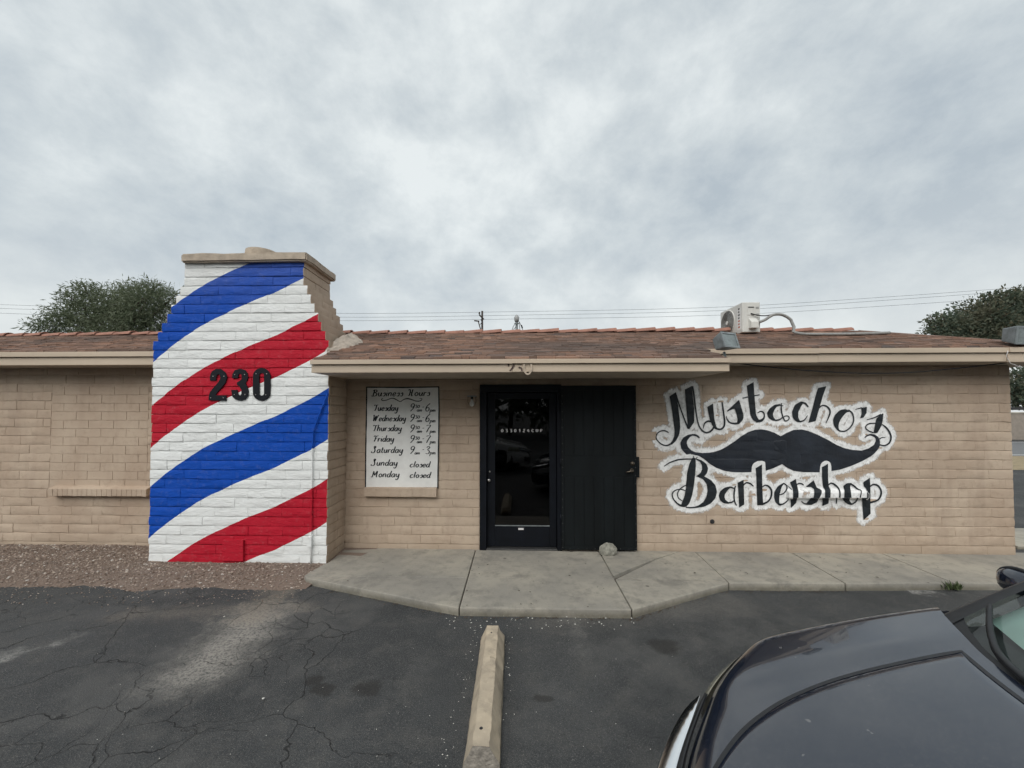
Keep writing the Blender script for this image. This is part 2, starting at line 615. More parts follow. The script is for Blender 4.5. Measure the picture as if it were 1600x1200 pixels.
def asphalt():
    m = Mat('old_asphalt')
    n1 = m.noise(0.55, 5, 0.6)
    n2 = m.noise(5, 6, 0.65)
    n3 = m.noise(160, 2, 0.6)
    c = m.mix(m.sstep(n1, 0.3, 0.7), (0.036, 0.0385, 0.040), (0.060, 0.0625, 0.0635))
    c = m.mix(m.sstep(n2, 0.45, 0.72, 0, 0.7), c, (0.078, 0.077, 0.073))
    c = m.mix(m.sstep(n3, 0.54, 0.70, 0, 0.6), c, (0.16, 0.156, 0.148))
    c = m.mix(m.sstep(m.noise(62, 3, 0.75), 0.50, 0.70, 0, 0.55), c, (0.020, 0.021, 0.022))
    c = m.mix(m.sstep(m.noise(0.9, 4, 0.7, off=(2, 5, 0)), 0.48, 0.66, 0, 0.45), c, (0.105, 0.104, 0.100))
    c = m.mix(m.sstep(m.noise(330, 1, 0.5), 0.70, 0.74, 0, 0.7), c, (0.34, 0.32, 0.29))
    s = m.sep()
    # pale dust where the gravel has washed out over the edge
    wob = m.math('MULTIPLY', m.math('SUBTRACT', n2, 0.5), 0.7)
    def dusty(c, a, b, r0, r1, amt, colr):
        d = m.math('ADD', dist2line(m, s[0], s[1], a, b), wob)
        f = m.math('MULTIPLY', m.sstep(d, r0, r1, amt, 0.0), m.sstep(m.noise(48, 3, 0.7), 0.32, 0.6, 0.25, 1.0))
        return m.mix(f, c, colr)
    a_, b_ = G(322, 1040), G(400, 965)
    c = dusty(c, (a_.x, a_.y), (b_.x, b_.y), -0.04, 0.46, 0.95, (0.285, 0.268, 0.240))
    a_, b_ = G(395, 962), G(425, 930)
    c = dusty(c, (a_.x, a_.y), (b_.x, b_.y), 0.0, 0.28, 0.55, (0.25, 0.215, 0.17))
    a_, b_ = G(15, 1025), G(105, 1000)
    c = dusty(c, (a_.x, a_.y), (b_.x, b_.y), -0.14, 0.12, 0.6, (0.42, 0.41, 0.38))
    a_, b_ = G(190, 962), G(470, 948)
    c = dusty(c, (a_.x, a_.y), (b_.x, b_.y), -0.02, 0.22, 0.40, (0.20, 0.175, 0.145))
    a_, b_ = G(895, 970), G(915, 1050)
    c = dusty(c, (a_.x, a_.y), (b_.x, b_.y), -0.03, 0.13, 0.40, (0.17, 0.165, 0.155))
    a_, b_ = G(860, 972), G(1150, 945)
    c = dusty(c, (a_.x, a_.y), (b_.x, b_.y), -0.02, 0.30, 0.45, (0.15, 0.14, 0.125))
    a_, b_ = G(1430, 925), G(1465, 930)
    c = dusty(c, (a_.x, a_.y), (b_.x, b_.y), -0.03, 0.10, 0.7, (0.36, 0.35, 0.33))
    # oil stains
    for (px, py, r_) in ((565, 1075, 0.10), (500, 1078, 0.07), (1035, 1012, 0.13), (485, 1062, 0.05), (840, 1090, 0.05)):
        q = G(px, py)
        d = m.math('ADD', dist2line(m, s[0], s[1], (q.x, q.y), (q.x + 0.05, q.y)), m.math('MULTIPLY', wob, 0.3))
        c = m.mix(m.sstep(d, r_ * 0.4, r_, 0.55, 0.0), c, (0.018, 0.016, 0.014))
    # cracks
    wv = m.n.new('ShaderNodeTexNoise')
    wv.inputs['Scale'].default_value = 2.2
    wv.inputs['Detail'].default_value = 5
    m.l.new(m.pos(), wv.inputs['Vector'])
    mx = m.n.new('ShaderNodeMixRGB')
    mx.blend_type = 'LINEAR_LIGHT'
    mx.inputs[0].default_value = 0.20
    m.l.new(m.pos(), mx.inputs[1])
    m.l.new(wv.outputs['Color'], mx.inputs[2])
    vo = m.n.new('ShaderNodeTexVoronoi')
    vo.feature = 'DISTANCE_TO_EDGE'
    vo.inputs['Scale'].default_value = 1.15
    vo.inputs['Randomness'].default_value = 1.0
    m.l.new(mx.outputs[0], vo.inputs['Vector'])
    side = m.sstep(m.math('ADD', s[0], m.math('MULTIPLY', m.math('SUBTRACT', n1, 0.5), 3.0)), -1.7, -0.5, 1.0, 0.12)
    wide = m.math('MULTIPLY', m.sstep(n1, 0.2, 0.8, 0.003, 0.0075), side)
    crack = m.math('MULTIPLY', m.sstep(vo.outputs['Distance'], m.math('MULTIPLY', wide, 0.3), wide, 1.0, 0.0), m.sstep(m.noise(1.4, 3), 0.36, 0.55))
    vf = m.n.new('ShaderNodeTexVoronoi')
    vf.feature = 'DISTANCE_TO_EDGE'
    vf.inputs['Scale'].default_value = 3.1
    m.l.new(mx.outputs[0], vf.inputs['Vector'])
    fine = m.math('MULTIPLY', m.math('MULTIPLY', m.sstep(vf.outputs['Distance'], 0.003, 0.012, 1.0, 0.0), side), m.sstep(m.noise(1.1, 3, off=(7, 3, 0)), 0.44, 0.62))
    crack = m.math('MAXIMUM', crack, m.math('MULTIPLY', fine, 0.75))
    c = m.mix(m.math('MULTIPLY', crack, 0.72), c, (0.012, 0.012, 0.012))
    m.set(color=c, rough=0.92, spec=0.28)
    m.bump(m.math('SUBTRACT', m.math('MULTIPLY', m.noise(110, 2, 0.6), 0.8), crack), 0.9, 0.008)
    return m.m


M['asphalt'] = asphalt()


def gravel_mat(name, islands):
    m = Mat(name)
    if islands:
        f = m.n.new('ShaderNodeNewGeometry').outputs['Random Per Island']
    else:
        f = m.noise(70, 3, 0.8)
    c = m.ramp(f, [(0.0, (0.12, 0.085, 0.066)), (0.25, (0.24, 0.18, 0.145)), (0.5, (0.19, 0.155, 0.132)), (0.75, (0.32, 0.258, 0.215)), (0.93, (0.40, 0.33, 0.27)), (1.0, (0.52, 0.49, 0.45))])
    if not islands:
        c = m.mix(0.5, c, (0.19, 0.138, 0.108))
    m.set(color=c, rough=0.95, spec=0.2)
    m.bump(m.noise(90, 4, 0.8), 0.8 if not islands else 0.3, 0.012)
    return m.m


M['gravel'] = gravel_mat('gravel_bed', False)
M['stones'] = gravel_mat('gravel_stones', True)
M['chips'] = simple('white_chips', (0.55, 0.54, 0.50), 0.9, 0.2, 40, bump=0)
M['litter'] = simple('dry_leaf_litter', (0.06, 0.045, 0.032), 0.9, 0.3, 40, bump=0)
M['dirt'] = simple('dry_verge', (0.27, 0.215, 0.13), 0.95, 0.3, 6, 0.5, 30)
M['road'] = simple('far_road', (0.16, 0.165, 0.17), 0.9, 0.1, 3)
M['line'] = simple('road_line_white', (0.6, 0.6, 0.58), 0.8, 0.1)


def leaf_mat(name, stops):
    m = Mat(name)
    f = m.n.new('ShaderNodeNewGeometry').outputs['Random Per Island']
    c = m.ramp(f, stops)
    c = m.mix(m.sstep(m.noise(0.9, 3), 0.4, 0.65, 0, 0.5), c, stops[-1][1])
    m.set(color=c, rough=0.65, spec=0.3)
    tl = m.n.new('ShaderNodeBsdfTranslucent')
    m.l.new(c, tl.inputs[0])
    mx = m.n.new('ShaderNodeMixShader')
    mx.inputs[0].default_value = 0.4
    m.l.new(m.b.outputs[0], mx.inputs[1])
    m.l.new(tl.outputs[0], mx.inputs[2])
    m.l.new(mx.outputs[0], m.out.inputs[0])
    return m.m


M['leaf_mesq'] = leaf_mat('mesquite_leaf', [(0, (0.085, 0.112, 0.066)), (0.5, (0.135, 0.165, 0.098)), (1, (0.170, 0.190, 0.125))])
M['leaf_dark'] = leaf_mat('evergreen_leaf', [(0, (0.062, 0.088, 0.066)), (0.5, (0.095, 0.124, 0.088)), (0.9, (0.135, 0.150, 0.100)), (1, (0.15, 0.125, 0.08))])

# ------------------------------------------------------------------ ground
YW, YC, YP, YE, YR, SL = 5.12, 4.63, 4.20, 4.77, 6.24, 0.33
SWZ = 0.075


def zroof(y): return 2.41 + SL * (y - YP)


def axis(lo, hi, dense_lo, dense_hi, step):
    a = list(np.arange(dense_lo, dense_hi + 1e-6, step))
    b, s_ = dense_hi, step
    while b < hi:
        s_ *= 1.6
        b = min(hi, b + s_)
        a.append(b)
    b, s_ = dense_lo, step
    while b > lo:
        s_ *= 1.6
        b = max(lo, b - s_)
        a.insert(0, b)
    return a


gx, gy = axis(-400, 400, -7, 4, 0.12), axis(-400, 600, 0.6, 5.2, 0.12)
rows = []
for y in gy:
    r_ = []
    for x in gx:
        k = max(0.0, 1 - max(0, abs(x + 1.5) - 5) / 3) * max(0.0, 1 - max(0, abs(y - 2.9) - 2.2) / 2)
        h = k * (0.018 * noise.noise(Vector((x * 0.8, y * 0.8, 3))) + 0.006 * noise.noise(Vector((x * 3, y * 3, 9))))
        r_.append((x, y, h))
    rows.append(r_)
tag(MB().grid(rows).build('parking_lot', M['asphalt'], smooth=True, recalc=False), 'cracked dark grey asphalt parking lot', kind='structure')

# sidewalk: separately cast slabs with open joints between them
sw = empty('sidewalk', (0, 4.3, 0))
tag(sw, 'pale concrete sidewalk slabs along the shop front', kind='structure')


def S(px, py): return G(px, py, SWZ)


def slab(pts, zs=None, h=0.16, gap=0.006, bev=0.008):
    c = Vector((0, 0, 0))
    for p in pts: c += p
    c /= len(pts)
    n = len(pts)
    q = []
    for i, p in enumerate(pts):
        a, b = (p - pts[i - 1]).normalized(), (pts[(i + 1) % n] - p).normalized()
        na, nb = Vector((-a.y, a.x, 0)), Vector((-b.y, b.x, 0))
        if na.dot(c - p) < 0: na = -na
        if nb.dot(c - p) < 0: nb = -nb
        m_ = (na + nb)
        m_ = m_ / max(0.3, m_.dot(na)) if m_.length > 1e-4 else na
        q.append(p + m_ * gap)
    top = [Vector((p.x, p.y, p.z + (zs[i] if zs else 0))) for i, p in enumerate(q)]
    bot = [Vector((p.x, p.y, p.z - h)) for p in q]
    mb = MB().add(top + bot, [tuple(range(n)), tuple(range(n, 2 * n))[::-1]] + [(i, (i + 1) % n, n + (i + 1) % n, n + i) for i in range(n)])
    return mb.build('slab', M['concrete'], sw, bevel=bev)


yb = YW + 0.10
A0 = Vector((W(512, 860, YC).x + 0.012, YC + 0.02, SWZ))
def at_wall(px): return Vector((W(px, 858, YW).x, yb, SWZ))
J = [(743, 717, 950), (936, 988, 953), (1086, 1139, 911), (1238, 1322, 912), (1379, 1491, 911)]
JB = [at_wall(a) for a, _, _ in J]
JF = [S(b, c) for _, b, c in J]
corner = Vector((A0.x, yb, SWZ))
tip = S(478, 903)
tip2 = S(505, 882)
def mid_(a, b, t): return a + (b - a) * t
m1l, m1r = S(497, 902), None
ycut = S(700, 902).y
def cut(a, b): return a + (b - a) * ((ycut - a.y) / (b.y - a.y))
jl = cut(JB[0], JF[0])
slab([corner, JB[0], jl, Vector((tip2.x - 0.06, ycut, SWZ)), tip2, A0], gap=0.003)
slab([Vector((tip2.x - 0.06, ycut, SWZ)), jl, JF[0], tip], gap=0.003, bev=0.012)
slab([JB[0], JB[1], JF[1], JF[0]], bev=0.012)
k1, k2 = cut(JB[1], JF[1]), cut(JB[2], JF[2])
crk = S(1026, 874)
slab([JB[1], S(1062, 862), crk, S(958, 903)], zs=[0.003, 0.002, 0.015, 0.020], gap=0.003, bev=0.004)
slab([S(1062, 862), JB[2], k2, k1, crk], gap=0.002, bev=0.003)
slab([k1, k2, JF[2], JF[1]], gap=0.003, bev=0.012)
slab([JB[2], JB[3], JF[3], JF[2]], bev=0.012)
slab([JB[3], JB[4], JF[4], JF[3]], bev=0.012)
e1 = Vector((8.6, JF[4].y, SWZ))
slab([JB[4], Vector((6.9, yb, SWZ)), Vector((6.9, JF[4].y, SWZ)), JF[4]], bev=0.012)
slab([Vector((6.9, yb, SWZ)), Vector((9.4, yb, SWZ)), Vector((9.4, JF[4].y, SWZ)), Vector((6.9, JF[4].y, SWZ))], bev=0.012)
# packed sand under the joints
MB().prism([Vector((p.x, p.y, -0.05)) for p in (corner, Vector((9.3, yb, 0)), Vector((9.3, JF[4].y + 0.03, 0)), JF[4] + Vector((0, 0.03, 0)), JF[3] + Vector((0, 0.03, 0)), JF[2] + Vector((0, 0.03, 0)), JF[1] + Vector((0, 0.03, 0)), JF[0] + Vector((0, 0.03, 0)), tip + Vector((0.05, 0.03, 0)), A0)], (0, 0, 0.105)).build('joint_sand', simple('joint_sand', (0.06, 0.05, 0.04), 0.95), sw)

# gravel bed left of the sidewalk: a low mound of earth with loose stones on it
def edge_y(x):
    p0, p1 = G(0, 921, 0), G(478, 926, 0)
    t = (x - p0.x) / (p1.x - p0.x)
    return p0.y + (p1.y - p0.y) * t + 0.10 * noise.noise(Vector((x * 1.7, 0, 5))) + 0.04 * noise.noise(Vector((x * 6, 0, 1)))


GX0, GX1 = -11.0, tip.x + 0.02


def gravel_z(x, t):
    x_ = x
    k = min(1.0, t / 0.35)
    return -0.015 + 0.055 * k * (2 - k) + 0.04 * t + 0.012 * noise.noise(Vector((x_ * 2.2, t * 6, 0)))


rows = []
xs = np.linspace(GX0, GX1, 150)
for t in np.linspace(0, 1, 26):
    r_ = []
    for x in xs:
        e0 = edge_y(x)
        r_.append((x + 0.42 * t * max(0, (x - (tip.x - 0.4)) / 0.4), e0 + (YW + 0.05 - e0) * t, gravel_z(x, t)))
    rows.append(r_)
tag(MB().grid(rows).build('gravel_bed', M['gravel'], smooth=True, recalc=False), 'reddish brown gravel bed at the foot of the chimney', kind='structure')


def stones(name, pts, sizes, mat, flat=0.6):
    """many small octahedral chips joined in one mesh"""
    n = len(pts)
    base = np.array([(1, 0, 0), (0, 1, 0), (-1, 0, 0), (0, -1, 0), (0, 0, 1), (0, 0, -1)], float)
    faces = np.array([(0, 1, 4), (1, 2, 4), (2, 3, 4), (3, 0, 4), (1, 0, 5), (2, 1, 5), (3, 2, 5), (0, 3, 5)])
    v = np.repeat(base[None], n, 0) * (0.65 + 0.7 * nrs.rand(n, 6, 1))
    v[:, :, 2] *= flat
    a = nrs.rand(n) * 6.283
    ca, sa = np.cos(a)[:, None], np.sin(a)[:, None]
    x, y = v[:, :, 0] * ca - v[:, :, 1] * sa, v[:, :, 0] * sa + v[:, :, 1] * ca
    v[:, :, 0], v[:, :, 1] = x, y
    v = v * np.array(sizes)[:, None, None] + np.array(pts)[:, None, :]
    me = bpy.data.meshes.new(name)
    me.from_pydata(v.reshape(-1, 3).tolist(), [], (faces[None] + 6 * np.arange(n)[:, None, None]).reshape(-1, 3).tolist())
    me.materials.append(mat)
    return link_mesh(name, me, None)


pts, sz = [], []
for i in range(20000):
    x = rng.uniform(-8.0, GX1 - 0.02)
    t = rng.random() ** 0.8
    e0 = edge_y(x)
    y = e0 + (YW - e0) * t
    if x > W(235, 800, YC).x - 0.02 and y > YC - 0.01: continue
    x2 = x + 0.42 * t * max(0, (x - (tip.x - 0.4)) / 0.4)
    s_ = 0.0045 + 0.013 * rng.random() ** 3
    pts.append((x2, y, gravel_z(x, t) + s_ * 0.25))
    sz.append(s_)
for i in range(380):          # stones spilt on to the asphalt
    x = rng.uniform(-7.5, GX1)
    pts.append((x, edge_y(x) - abs(rng.gauss(0, 0.16)), 0.004))
    sz.append(rng.uniform(0.004, 0.009))
tag(stones('gravel', pts, sz, M['stones']), 'loose brown and grey gravel stones beside the chimney', 'gravel', kind='stuff')

pts, sz = [], []
bl0, bl1 = G(770, 985), G(735, 1200)
for i in range(90):
    t = rng.random()
    sd_ = rng.choice((-1, 1))
    p = bl0 + (bl1 - bl0) * t
    pts.append((p.x + sd_ * (0.10 + abs(rng.gauss(0, 0.05))), p.y, 0.006))
    sz.append(rng.uniform(0.0015, 0.005))
for i in range(60):
    p = G(rng.uniform(690, 1000), rng.uniform(964, 985))
    pts.append((p.x, p.y, 0.008))
    sz.append(rng.uniform(0.003, 0.008))
for i in range(60):
    p = G(rng.uniform(20, 1100), rng.uniform(950, 1190))
    pts.append((p.x, p.y, 0.008))
    sz.append(rng.uniform(0.001, 0.0035))
p = G(411, 1093)
pts.append((p.x, p.y, 0.008)); sz.append(0.009)
tag(stones('concrete_chips', pts, sz, M['chips']), 'scattered pale concrete chips around the parking block', 'chips', kind='stuff')
pts, sz = [], []
for i in range(120):
    p = S(rng.uniform(520, 1500), rng.uniform(868, 950))
    if p.y < JF[2].y + 0.02 and p.x > JF[1].x: continue
    if p.y < JF[0].y + 0.5 and p.x < JF[0].x: continue
    pts.append((p.x, p.y, SWZ + 0.004)); sz.append(rng.uniform(0.004, 0.013))
for i in range(330):
    q = mid_(*rng.choice(((JF[0], JF[1]), (tip, JF[0]), (JF[1], JF[2]), (JF[2], JF[3]))), rng.random())
    pts.append((q.x, q.y - 0.008 - abs(rng.gauss(0, 0.022)), 0.006)); sz.append(rng.uniform(0.003, 0.011))
tag(stones('leaf_litter', pts, sz, M['litter'], 0.2), 'dark dry leaf litter on the sidewalk', 'litter', kind='stuff')

# ------------------------------------------------------------------ far ground right of the building
def sheet(name, x0, x1, y0, y1, z, mat, label, parent=None):
    o = MB().add([(x0, y0, z), (x1, y0, z), (x1, y1, z), (x0, y1, z)], [(0, 1, 2, 3)]).build(name, mat, parent, recalc=False)
    return tag(o, label, kind='structure') if not parent else o


cp = tag(MB().box((6.7, 5.55, -0.1), (9.4, 6.4, 0.045)).build('concrete_path', M['path'], bevel=0.01), 'pale concrete path round the corner of the shop', kind='structure')
sheet('dirt_verge', 12.0, 90, 13.0, 17.0, 0.008, M['dirt'], 'dry grass verge beside the far road')
rd = sheet('road', 8.0, 160, 17.0, 25.0, 0.012, M['road'], 'grey road beyond the parking lot')
for y in (17.3, 24.6):
    sheet('road_line', 8.0, 160, y, y + 0.16, 0.017, M['line'], None, rd)
bw = empty('boundary_wall', (35, 27, 0))
tag(bw, 'low brown block wall across the far road', 'wall')
MB().box((18, 27, 0), (70, 27.25, 1.72)).build('wall_body', M['bwall'], bw)
MB().box((18, 26.96, 1.72), (70, 27.29, 1.80)).build('coping', M['path'], bw)
MB().box((18, 27.05, 1.94), (70, 27.2, 2.12)).build('top_rail', M['cable'], bw)
for i in range(14):
    MB().box((19 + i * 3.8, 27.08, 1.80), (19.1 + i * 3.8, 27.17, 1.94)).build('rail_post', M['cable'], bw)

# ------------------------------------------------------------------ the building
bld = empty('barbershop_building', (0, YW, 0))
tag(bld, 'single storey tan block barbershop with brown shingle roof and painted chimney', 'building')

XL = -9.5
XCL, XCR = W(235, 720, YC).x, W(512.5, 720, YC).x          # chimney shaft
XTL, XTR = W(288, 430, YC).x, W(475, 430, YC).x            # chimney top
XWR = W(1583, 740, YW).x                                   # right hand corner of the wall
XPR = W(1140, 570, YP).x                                   # right end of the porch roof
ZS, ZSP = 2.42, 2.262                                      # soffits: eaves, porch
dx0, dx1 = W(750, 730, YW).x, W(877, 730, YW).x            # door frame
dz1 = W(812, 601, YW).z

# --- brick makers
brick_cache = {}


def brick_mesh(L, H, style, var, mats, key):
    k = (round(L, 2), round(H, 3), style, var, key)
    if k in brick_cache: return brick_cache[k]
    r_ = random.Random(hash((k[0], k[1], style, var)) & 0xffff)
    nx, nz = 3, 2
    e_, dep = (0.007, 0.05) if style != 'flat' else (0.003, 0.03)
    rm = random.Random(hash((k[0], var)) & 0xffff)
    edg = [(0.0065 if style == 'rough' else 0.0035) * rm.random() ** 1.3 + 0.0012 for _ in range(4)]     # how far each edge is worn back
    vs, fs, mi = [], [], []
    for j in range(nz + 1):
        for i in range(nx + 1):
            x = -L / 2 + e_ * 0.6 + (L - 1.2 * e_) * i / nx
            z = -H / 2 + e_ * 0.8 + (H - 1.6 * e_) * j / nz
            if style != 'flat':
                bul = 0.0022 * (1 - ((j / nz - 0.45) * 2) ** 2)
                y = -bul + r_.uniform(-0.0030, 0.0030)
                z += r_.uniform(-0.005, 0.005)
                x += r_.uniform(-0.006, 0.006) if 0 < i < nx else r_.uniform(-0.003, 0.003)
            else:
                y = r_.uniform(-0.001, 0.001)
            vs.append((x, y, z))
    idx = lambda i, j: j * (nx + 1) + i
    for j in range(nz):
        for i in range(nx):
            fs.append((idx(i, j), idx(i + 1, j), idx(i + 1, j + 1), idx(i, j + 1))); mi.append(0)
    ring = [idx(i, 0) for i in range(nx + 1)] + [idx(nx, j) for j in range(1, nz + 1)] + [idx(i, nz) for i in range(nx - 1, -1, -1)] + [idx(0, j) for j in range(nz - 1, 0, -1)]
    def outer(a, y):
        x, _, z = vs[a]
        i, j = a % (nx + 1), a // (nx + 1)
        if i == 0: x = -L / 2
        if i == nx: x = L / 2
        if j == 0: z = -H / 2 + (r_.uniform(-0.002, 0.003) if style != 'flat' else 0)
        if j == nz: z = H / 2 - (r_.uniform(-0.002, 0.003) if style != 'flat' else 0)
        return (x, y, z)
    b1 = len(vs)
    def back(a):
        if style == 'flat': return e_ * 0.9
        i, j = a % (nx + 1), a // (nx + 1)
        return edg[0] if j == 0 else edg[1] if j == nz else edg[2] * 0.2 if i == 0 else edg[3] * 0.2
    vs += [outer(a, back(a)) for a in ring]
    b2 = len(vs)
    vs += [(vs[b1 + q][0], dep, vs[b1 + q][2]) for q in range(len(ring))]
    n = len(ring)
    for q in range(n):
        q2 = (q + 1) % n
        ends = (ring[q] % (nx + 1)) == (ring[q2] % (nx + 1))
        side_ = 'L' if (ring[q] % (nx + 1)) == 0 else 'R'
        m_ = 1 if (ends and len(mats) > 1 and side_ in key) else 0
        fs.append((ring[q], b1 + q, b1 + q2, ring[q2])); mi.append(m_)
        fs.append((b1 + q, b2 + q, b2 + q2, b1 + q2)); mi.append(m_)
    me = bpy.data.meshes.new('brick')
    me.from_pydata(vs, [], fs)
    for m_ in mats: me.materials.append(m_)
    me.polygons.foreach_set('material_index', mi)
    me.polygons.foreach_set('use_smooth', [True] * len(fs))
    bm = bmesh.new(); bm.from_mesh(me)
    bmesh.ops.recalc_face_normals(bm, faces=bm.faces)
    bm.to_mesh(me); bm.free()
    me.set_sharp_from_angle(angle=R(22))
    brick_cache[k] = me
    return me


def lay(x0, x1, z0, z1, ch, bl, holes, seed, style='slump', joint=0.004, vj=0.0009):
    """running bond between x0..x1, z0..z1, leaving out holes (xa,xb,za,zb); returns (xa,xb,za,zb,style)"""
    r_ = random.Random(seed)
    out = []
    nrow = int(math.ceil((z1 - z0) / ch - 0.2))
    for k in range(nrow):
        za, zb = z0 + k * ch, min(z0 + (k + 1) * ch, z1)
        zm = (za + zb) / 2
        spans = [(x0, x1)]
        for (ha, hb, hz0, hz1) in holes:
            if hz0 < zm < hz1:
                new = []
                for a, b in spans:
                    if hb <= a or ha >= b: new.append((a, b)); continue
                    if ha - a > 0.04: new.append((a, ha))
                    if b - hb > 0.04: new.append((hb, b))
                spans = new
        off = (k % 2) * bl / 2 + (r_.uniform(-0.05, 0.05) if style == 'slump' else 0)
        for a, b in spans:
            i = math.floor((a - x0 + off) / bl)
            x = a
            while x < b - 1e-6:
                nx_ = x0 - off + (i + 1) * bl
                if style == 'slump': nx_ += r_.uniform(-0.03, 0.03)
                if b - nx_ < 0.07: nx_ = b
                nx_ = min(nx_, b)
                if nx_ - x > 0.02:
                    out.append((x + vj / 2, nx_ - vj / 2, za + joint / 2, zb - joint / 2, style))
                x = max(nx_, x + 1e-4)
                i += 1
    return out


def place_brick(rc, y, mats, key, parent, facing=0, xface=None, prot=0.0):
    xa, xb, za, zb, style = rc
    L, H = xb - xa, zb - za
    Lq, Hq = max(0.03, round(L / 0.04) * 0.04), round(H / 0.004) * 0.004
    me = brick_mesh(Lq, Hq, style, rng.randrange(5), mats, key)
    o = bpy.data.objects.new('brick', me)
    j = rng.uniform(-0.003, 0.003) if style == 'rough' else rng.uniform(-0.0018, 0.0018) if style == 'slump' else rng.uniform(-0.0007, 0.0007)
    if facing == 0:
        o.location = ((xa + xb) / 2, y + j - prot, (za + zb) / 2)
        if style != 'flat': o.rotation_euler = (rng.uniform(-0.025, 0.015), 0, rng.uniform(-0.005, 0.005))
    else:
        o.location = (xface + j, (xa + xb) / 2, (za + zb) / 2)
        o.rotation_euler = (0, 0, math.pi / 2)
    o.scale = (L / Lq, 1, H / Hq)
    COL.objects.link(o)
    par(o, parent)
    return o


def joined_bricks(rcs, y, name, mat, parent):
    vs, fs = [], []
    for rc in rcs:
        xa, xb, za, zb, style = rc
        L, H = xb - xa, zb - za
        Lq, Hq = max(0.03, round(L / 0.04) * 0.04), round(H / 0.004) * 0.004
        me = brick_mesh(Lq, Hq, style, rng.randrange(5), [M['wall']], 'wall')
        b = len(vs)
        j = rng.uniform(-0.003, 0.003) if style == 'slump' else 0
        vs += [(v.co.x * L / Lq + (xa + xb) / 2, v.co.y + y + j, v.co.z * H / Hq + (za + zb) / 2) for v in me.vertices]
        fs += [tuple(b + i for i in p.vertices) for p in me.polygons]
    me = bpy.data.meshes.new(name)
    me.from_pydata(vs, [], fs)
    me.materials.append(mat)
    me.polygons.foreach_set('use_smooth', [True] * len(fs))
    me.set_sharp_from_angle(angle=R(22))
    return tag(link_mesh(name, me, None, parent), kind='stuff')


# --- walls
def px_rect(x0, x1, y0, y1, Y=YW):
    a, b = W(x0, (y0 + y1) / 2, Y), W(x1, (y0 + y1) / 2, Y)
    return a.x, b.x, W((x0 + x1) / 2, y1, Y).z, W((x0 + x1) / 2, y0, Y).z


winL = px_rect(79, 231, 604, 763)
winM = px_rect(573, 685, 605, 762)
winR = px_rect(1227, 1347, 600, 765)
door = (dx0, dx1, -1, dz1)
wall = MB()
def core(x0, x1, z0, z1): wall.box((x0, YW + 0.0060, z0), (x1, YW + 0.20, z1))
core(XL, dx0, -0.1, 2.55)
core(dx1, XWR - 0.012, -0.1, 2.55)
core(dx0, dx1, dz1, 2.55)
wall.box((XWR - 0.2, YW + 0.2, -0.1), (XWR - 0.012, 7.7, 2.55))
wall.box((XL, 7.5, -0.1), (XWR - 0.2, 7.7, 2.55))
wall.box((XL, YW + 0.2, -0.1), (XL + 0.2, 7.5, 2.55))
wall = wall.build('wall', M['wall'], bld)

rects = []
rects += lay(XL, XCL - 0.002, 0.0, ZS, 0.1165, 0.405, [winL], 3)
rects += lay(XCR + 0.002, dx0 - 0.004, 0.02, ZSP, 0.1165, 0.405, [winM], 4)
rects += lay(dx0, dx1, dz1, ZSP, 0.1165, 0.405, [], 5)
rects += lay(dx1 + 0.004, XWR, 0.06, ZS, 0.1175, 0.405, [winR], 6)
rects = [(r_[0], r_[1], r_[2], r_[3], 'rough') if r_[0] > 4.3 else r_ for r_ in rects]
flat = lay(winL[0], winL[1], winL[2], winL[3], (winL[3] - winL[2]) / 12, 0.345, [], 7, 'flat', 0.004, 0.004)
flat += lay(winR[0], winR[1], winR[2], winR[3], (winR[3] - winR[2]) / 12, 0.345, [], 8, 'flat', 0.003, 0.003)
inview = []
rest = []
for rc in rects + flat:
    cx_ = (rc[0] + rc[1]) / 2
    if W(0, 700, YW).x - 0.1 < cx_:
        d2 = cx_ ** 2 + YW ** 2
        inview.append(((rc[1] - rc[0]) * (rc[3] - rc[2]) / d2 ** 1.5, rc))
    else:
        rest.append(rc)
inview.sort(key=lambda t: -t[0])
big, small_ = [t[1] for t in inview[:300]], [t[1] for t in inview[300:]]
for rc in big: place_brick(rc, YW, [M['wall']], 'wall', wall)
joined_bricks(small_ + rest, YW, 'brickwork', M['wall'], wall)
# side wall round the corner
joined = lay(YW + 0.06, 7.7, 0.06, ZS, 0.1175, 0.405, [], 16)
sidev = MB()
for rc in joined:
    me = brick_mesh(max(0.04, round((rc[1] - rc[0]) / 0.04) * 0.04), round((rc[3] - rc[2]) / 0.004) * 0.004, 'slump', rng.randrange(5), [M['wall']], 'wall')
    sidev.add([(XWR - 0.004 - v.co.y, v.co.x + (rc[0] + rc[1]) / 2, v.co.z + (rc[2] + rc[3]) / 2) for v in me.vertices], [tuple(p.vertices) for p in me.polygons])
tag(sidev.build('side_brickwork', M['wall'], wall, smooth=True), kind='stuff')


def sill(pr, name, drop, prot, ends, headers=0):
    """projecting brick sill under a bricked-up window: px box of its front face"""
    x0, x1, z0, z1 = pr
    mb = MB()
    y0 = YW - prot
    mb.prism([Vector((x0, YW + 0.02, z0)), Vector((x0, y0, z0)), Vector((x0, y0, z1 - drop)), Vector((x0, YW + 0.02, z1))], (x1 - x0, 0, 0))
    o = mb.build(name, M['wall'], wall, bevel=0.006)
    if headers:
        w_ = (x1 - x0) / headers
        for i in range(headers):
            place_brick((x0 + i * w_ + 0.002, x0 + (i + 1) * w_ - 0.002, z0 - 0.004 * rng.random(), z1 - drop - 0.004, 'flat'), y0 - 0.004, [M['wall']], 'wall', o)
    return o


def sill_rect(x0, x1, y0, y1, Y): return px_rect(x0, x1, y0, y1, Y)


